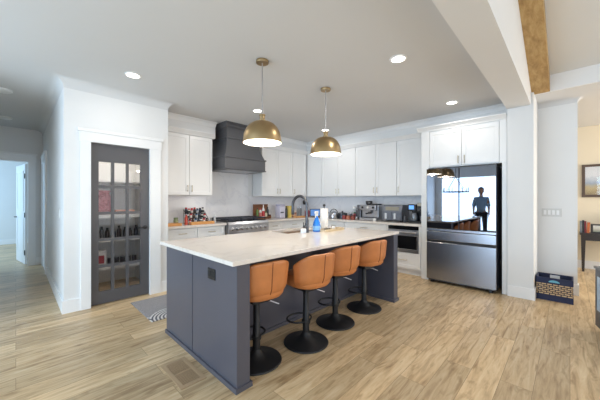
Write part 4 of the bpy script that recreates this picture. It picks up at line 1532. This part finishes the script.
def book(label, y, w, h, col, tilt=0):
    t = thing('book', label, 'book', (7.45, y, 0.7155), R90 + 0.0, 'books on the console table')
    M = Matrix.Translation((0, 0, 0)) @ Matrix.Rotation(math.radians(tilt), 4, 'Y')
    MB().box(0.004, w - .004, 0.004, 0.14, 0.003, h - .004, 0, 2, M).build('pages', PAPER, t)
    mb = MB()
    mb.box(0, 0.003, 0, 0.145, 0, h, 0, 2, M)
    mb.box(w - .003, w, 0, 0.145, 0, h, 0, 2, M)
    mb.box(0.003, w - .003, 0, 0.003, 0, h, 0, 2, M)
    mb.build('cover', cmat(*col), t)


book('grey-blue upright book at the wall end of the console table', -0.135, 0.028, 0.22, (120, 128, 134))
book('black upright book on the console table', -0.167, 0.024, 0.235, (40, 36, 40))
book('maroon upright book on the console table', -0.194, 0.026, 0.22, (122, 44, 48))
book('orange upright book leaning on the console table', -0.224, 0.034, 0.20, (206, 112, 62), 3)
t = thing('photo_frame', 'dark standing photo frame on the console table beside the books', 'photo frame', (7.46, -0.275, 0.7155), R90)
mb = MB()
mb.box(0, 0.24, 0, 0.02, 0, 0.025)
mb.box(0, 0.24, 0, 0.02, 0.145, 0.17)
mb.box(0, 0.03, 0, 0.02, 0.025, 0.145)
mb.box(0.21, 0.24, 0, 0.02, 0.025, 0.145)
mb.build('frame', ESPR, t)
MB().box(0.03, 0.21, 0.008, 0.015, 0.025, 0.145).build('photo', art_mat('pale_photo', [(0.1, srgb(120, 130, 104)), (0.5, srgb(206, 200, 184)), (0.95, srgb(226, 226, 220))]), t)
MB().box(0.09, 0.15, 0.02, 0.09, 0, 0.008).build('stand', ESPR, t)
t = thing('potted_plant', 'leafy green plant in a dark pot at the console table end', 'plant', (7.56, -0.62, 0.7155))
MB().lathe([(0.05, 0), (0.065, 0.10), (0.06, 0.105), (0.05, 0.09), (0.001, 0.088)], n=22).build('pot', cmat(54, 54, 58), t, True)
mb = MB()
random.seed(11)
for k in range(46):
    a = random.random() * 2 * PI
    r = 0.05 + 0.16 * random.random()
    h = 0.14 + 0.22 * random.random()
    c = Vector((r * math.cos(a), r * math.sin(a) * .9, h))
    u = Vector((math.cos(a), math.sin(a), random.uniform(-.3, .5))).normalized() * 0.045
    v = Vector((-math.sin(a), math.cos(a), random.uniform(-.3, .3))).normalized() * 0.018
    up = Vector((0, 0, 0.006))
    q = [mb.bm.verts.new(c - u), mb.bm.verts.new(c + v + up), mb.bm.verts.new(c + u), mb.bm.verts.new(c - v + up)]
    mb.bm.faces.new(q)
    mb.tube([(0, 0, 0.09), tuple(c * 0.5 + Vector((0, 0, 0.05))), tuple(c - u)], 0.0018, 4)
mb.build('foliage', cmat(78, 112, 70, .5), t)
t = thing('framed_picture', 'dark-framed landscape print with painted window reflection on the beige wall above the console table', 'picture', (7.748, -0.165, 1.385), R90)
pw, ph = 0.80, 0.63
mb = MB()
f = 0.045
mb.box(0, pw, -0.025, 0, 0, f)
mb.box(0, pw, -0.025, 0, ph - f, ph)
mb.box(0, f, -0.025, 0, f, ph - f)
mb.box(pw - f, pw, -0.025, 0, f, ph - f)
mb.build('frame', mat('bronze_frame', srgb(92, 74, 62), .4), t)
MB().box(f, pw - f, -0.012, -0.002, f, ph - f).build('print', art_mat('print_painted_reflection', [(0.05, srgb(150, 126, 84)), (0.38, srgb(206, 188, 140)), (0.55, srgb(176, 190, 208)), (0.8, srgb(240, 244, 250))]), t)  # pale blue-white top paints the window reflection into the print colour
MB().box(f, pw - f, -0.018, -0.015, f, ph - f).build('glass', GLASS, t)

# dark cabinet by the frame edge
t = thing('sideboard', 'dark slate cabinet cut off by the picture edge, in front of the study opening', 'sideboard', (4.15, -0.185, 0), math.radians(14))
MB().box(-1.0, 0.0, -0.5, 0.0, 0.05, 0.63, 0.004).build('cabinet_body', mat('slate_lacquer', srgb(62, 68, 78), .35), t)
MB().box(-1.01, 0.01, -0.51, 0.01, 0.63, 0.655, 0.004).build('cabinet_top', mat('grey_top', srgb(96, 100, 104), .4), t)
for x in (-0.97, -0.07):
    for y in (-0.47, -0.07):
        MB().box(x, x + .04, y, y + .04, 0, 0.05).build('foot', BLACK, t)
MB().box(-0.94, -0.06, -0.001, 0.006, 0.22, 0.56, 0.002, 1).build('door', mat('pale_blue_panel', srgb(176, 200, 222), .2), t)

# ------------------------------------------------------------------ seen in the fridge doors: chandelier and visitor
t = thing('chandelier', 'black ring chandelier with candle lamps, mirrored in the fridge doors', 'chandelier', (-0.9, 2.75, 0))
MB().lathe([(0.05, H - .02), (0.05, H)], n=20).build('canopy', BLACK, t, True)
pts = [(0.38 * math.cos(2 * PI * k / 32), 0.38 * math.sin(2 * PI * k / 32), 1.60) for k in range(32)]
MB().tube(pts, 0.016, 8, True).build('ring', BLACK, t, True)
mb = MB().tube([(0, 0, 2.10), (0, 0, H - .015)], 0.008, 8)
for k in range(4):
    a = 2 * PI * k / 4 + .4
    mb.tube([(0, 0, 2.12), (0.38 * math.cos(a), 0.38 * math.sin(a), 1.60)], 0.006, 6)
mb.build('hanger', BLACK, t, True)
for k in range(8):
    a = 2 * PI * k / 8
    MB().lathe([(0.02, 1.61), (0.012, 1.62), (0.012, 1.72), (0.006, 1.74), (0.001, 1.78)], (0.38 * math.cos(a), 0.38 * math.sin(a)), 12).build('candle_lamp', PLAST, t, True)

# the visitor mirrored in the fridge doors
def skinned(name, pts, edges, radii, m, parent=None, root=0, sub=2):
    me = bpy.data.meshes.new(name)
    me.from_pydata(pts, edges, [])
    o = bpy.data.objects.new(name, me)
    C.objects.link(o)
    me.materials.append(m)
    o.modifiers.new('skin', 'SKIN').use_smooth_shade = True
    sv = me.skin_vertices[0].data
    for i, q in enumerate(radii):
        sv[i].radius = q if isinstance(q, tuple) else (q, q)
    sv[root].use_root = True
    su = o.modifiers.new('smooth', 'SUBSURF')
    su.levels = su.render_levels = sub
    if parent:
        o.parent = parent
    return o


SKIN = mat('skin', srgb(206, 160, 134), 0.5, var=0.04)
pt, ed, rd = [], [], []


def P_(x, y, z, rad, prev=None):
    pt.append((x, y, z))
    rd.append(rad)
    if prev is not None:
        ed.append((prev, len(pt) - 1))
    return len(pt) - 1


# local frame: facing +x, left arm on +y
pel = P_(0, 0, 0.93, (0.13, 0.10))
wst = P_(0.0, 0, 1.08, (0.125, 0.095), pel)
chs = P_(0.0, 0, 1.28, (0.145, 0.105), wst)
nkb = P_(-0.005, 0, 1.42, (0.07, 0.06), chs)
nck = P_(0.01, 0, 1.50, (0.05, 0.05), nkb)
hd0 = P_(0.03, 0, 1.565, (0.062, 0.072), nck)
hd1 = P_(0.025, 0, 1.625, (0.080, 0.092), hd0)
hd2 = P_(0.02, 0, 1.685, (0.078, 0.088), hd1)
P_(0.015, 0, 1.73, (0.045, 0.05), hd2)
P_(0.125, 0, 1.605, 0.014, hd1)
for sg in (1, -1):
    P_(0.01, sg * 0.088, 1.615, 0.016, hd1)
hands = []
for sg in (1, -1):
    sh_ = P_(0, sg * 0.165, 1.37, 0.058, chs)
    el = P_(-0.015, sg * 0.215, 1.10, 0.043, sh_)
    wr = P_(0.09, sg * 0.215, 0.90, 0.029, el)
    pm = P_(0.115, sg * 0.21, 0.83, (0.022, 0.036), wr)
    hands.append((pm, sg))
    hp = P_(0, sg * 0.09, 0.86, 0.088, pel)
    kn = P_(0.015, sg * 0.105, 0.49, 0.058, hp)
    an = P_(-0.01, sg * 0.11, 0.09, 0.038, kn)
    P_(0.13, sg * 0.125, 0.035, (0.04, 0.03), an)
vis = thing('person', 'person in light blue shirt and dark trousers standing, mirrored in the fridge doors', 'person', (-1.62, 2.16, 0), math.radians(-12))
skinned('body', pt, ed, rd, SKIN, vis)
for pm, sg in hands:
    b = Vector(pt[pm])
    for k, (off, ln) in enumerate(((-0.027, 0.075), (-0.009, 0.085), (0.009, 0.080), (0.027, 0.062))):
        q0 = b + Vector((off, 0, -0.005))
        q1 = q0 + Vector((0.004, -sg * 0.006, -0.045))
        q2 = q1 + Vector((0.0, -sg * 0.016, -ln * 0.45))
        q3 = q2 + Vector((-0.002, -sg * 0.018, -ln * 0.3))
        skinned('finger', [tuple(q) for q in (q0, q1, q2, q3)], [(0, 1), (1, 2), (2, 3)], [0.009, 0.009, 0.008, 0.007], SKIN, vis, 0, 1)
    q0 = b + Vector((0.02, 0, 0.02))
    skinned('thumb', [tuple(q0), tuple(q0 + Vector((0.032, -sg * .01, -0.02))), tuple(q0 + Vector((0.04, -sg * .02, -0.055)))], [(0, 1), (1, 2)], [0.011, 0.010, 0.008], SKIN, vis, 0, 1)
SHIRT = mat('light_blue_shirt', srgb(150, 186, 222), 0.8, var=0.04)
pts = [(0, 0, 0.88), (0, 0, 1.08), (0, 0, 1.28), (-0.005, 0, 1.435)]
e_ = [(0, 1), (1, 2), (2, 3)]
r_ = [(0.175, 0.14), (0.17, 0.135), (0.19, 0.145), (0.10, 0.09)]
for sg in (1, -1):
    n0 = len(pts)
    pts += [(0, sg * 0.165, 1.37), (-0.015, sg * 0.215, 1.08)]
    r_ += [0.082, 0.068]
    e_ += [(2, n0), (n0, n0 + 1)]
skinned('shirt', pts, e_, r_, SHIRT, vis)
TROU = mat('dark_trousers', srgb(48, 50, 60), 0.85, var=0.06)
pts = [(0, 0, 0.92)]
e_, r_ = [], [(0.15, 0.118)]
for sg in (1, -1):
    n0 = len(pts)
    pts += [(0, sg * 0.095, 0.85), (0.015, sg * 0.108, 0.49), (-0.01, sg * 0.112, 0.10)]
    r_ += [0.105, 0.075, 0.058]
    e_ += [(0, n0), (n0, n0 + 1), (n0 + 1, n0 + 2)]
skinned('trousers', pts, e_, r_, TROU, vis)
for sg in (1, -1):
    skinned('shoe', [(-0.05, sg * 0.112, 0.048), (0.05, sg * 0.118, 0.048), (0.16, sg * 0.127, 0.040)], [(0, 1), (1, 2)], [0.048, 0.05, 0.040], BLACK, vis)
hair = cmat(70, 52, 40, .7)
mb = MB().sphere((0, 0, 0), 1.0, 20)
for v in mb.bm.verts:
    v.co = Vector((v.co.x * 0.103 - 0.005, v.co.y * 0.092, max(v.co.z, -0.35) * 0.105 + 1.675)) + (Vector((-0.012, 0, -0.0)) if v.co.x < 0 else Vector((-0.022 * (1 - max(0, v.co.z)), 0, 0.0)))
mb.build('hair', hair, vis, True)
for sg in (1, -1):
    MB().sphere((0.103, sg * 0.032, 1.632), 0.012, 10).build('eye', BLACK, vis, True)
MB().box(0.098, 0.112, -0.022, 0.022, 1.560, 1.568, 0.002).build('mouth', cmat(160, 90, 84), vis)
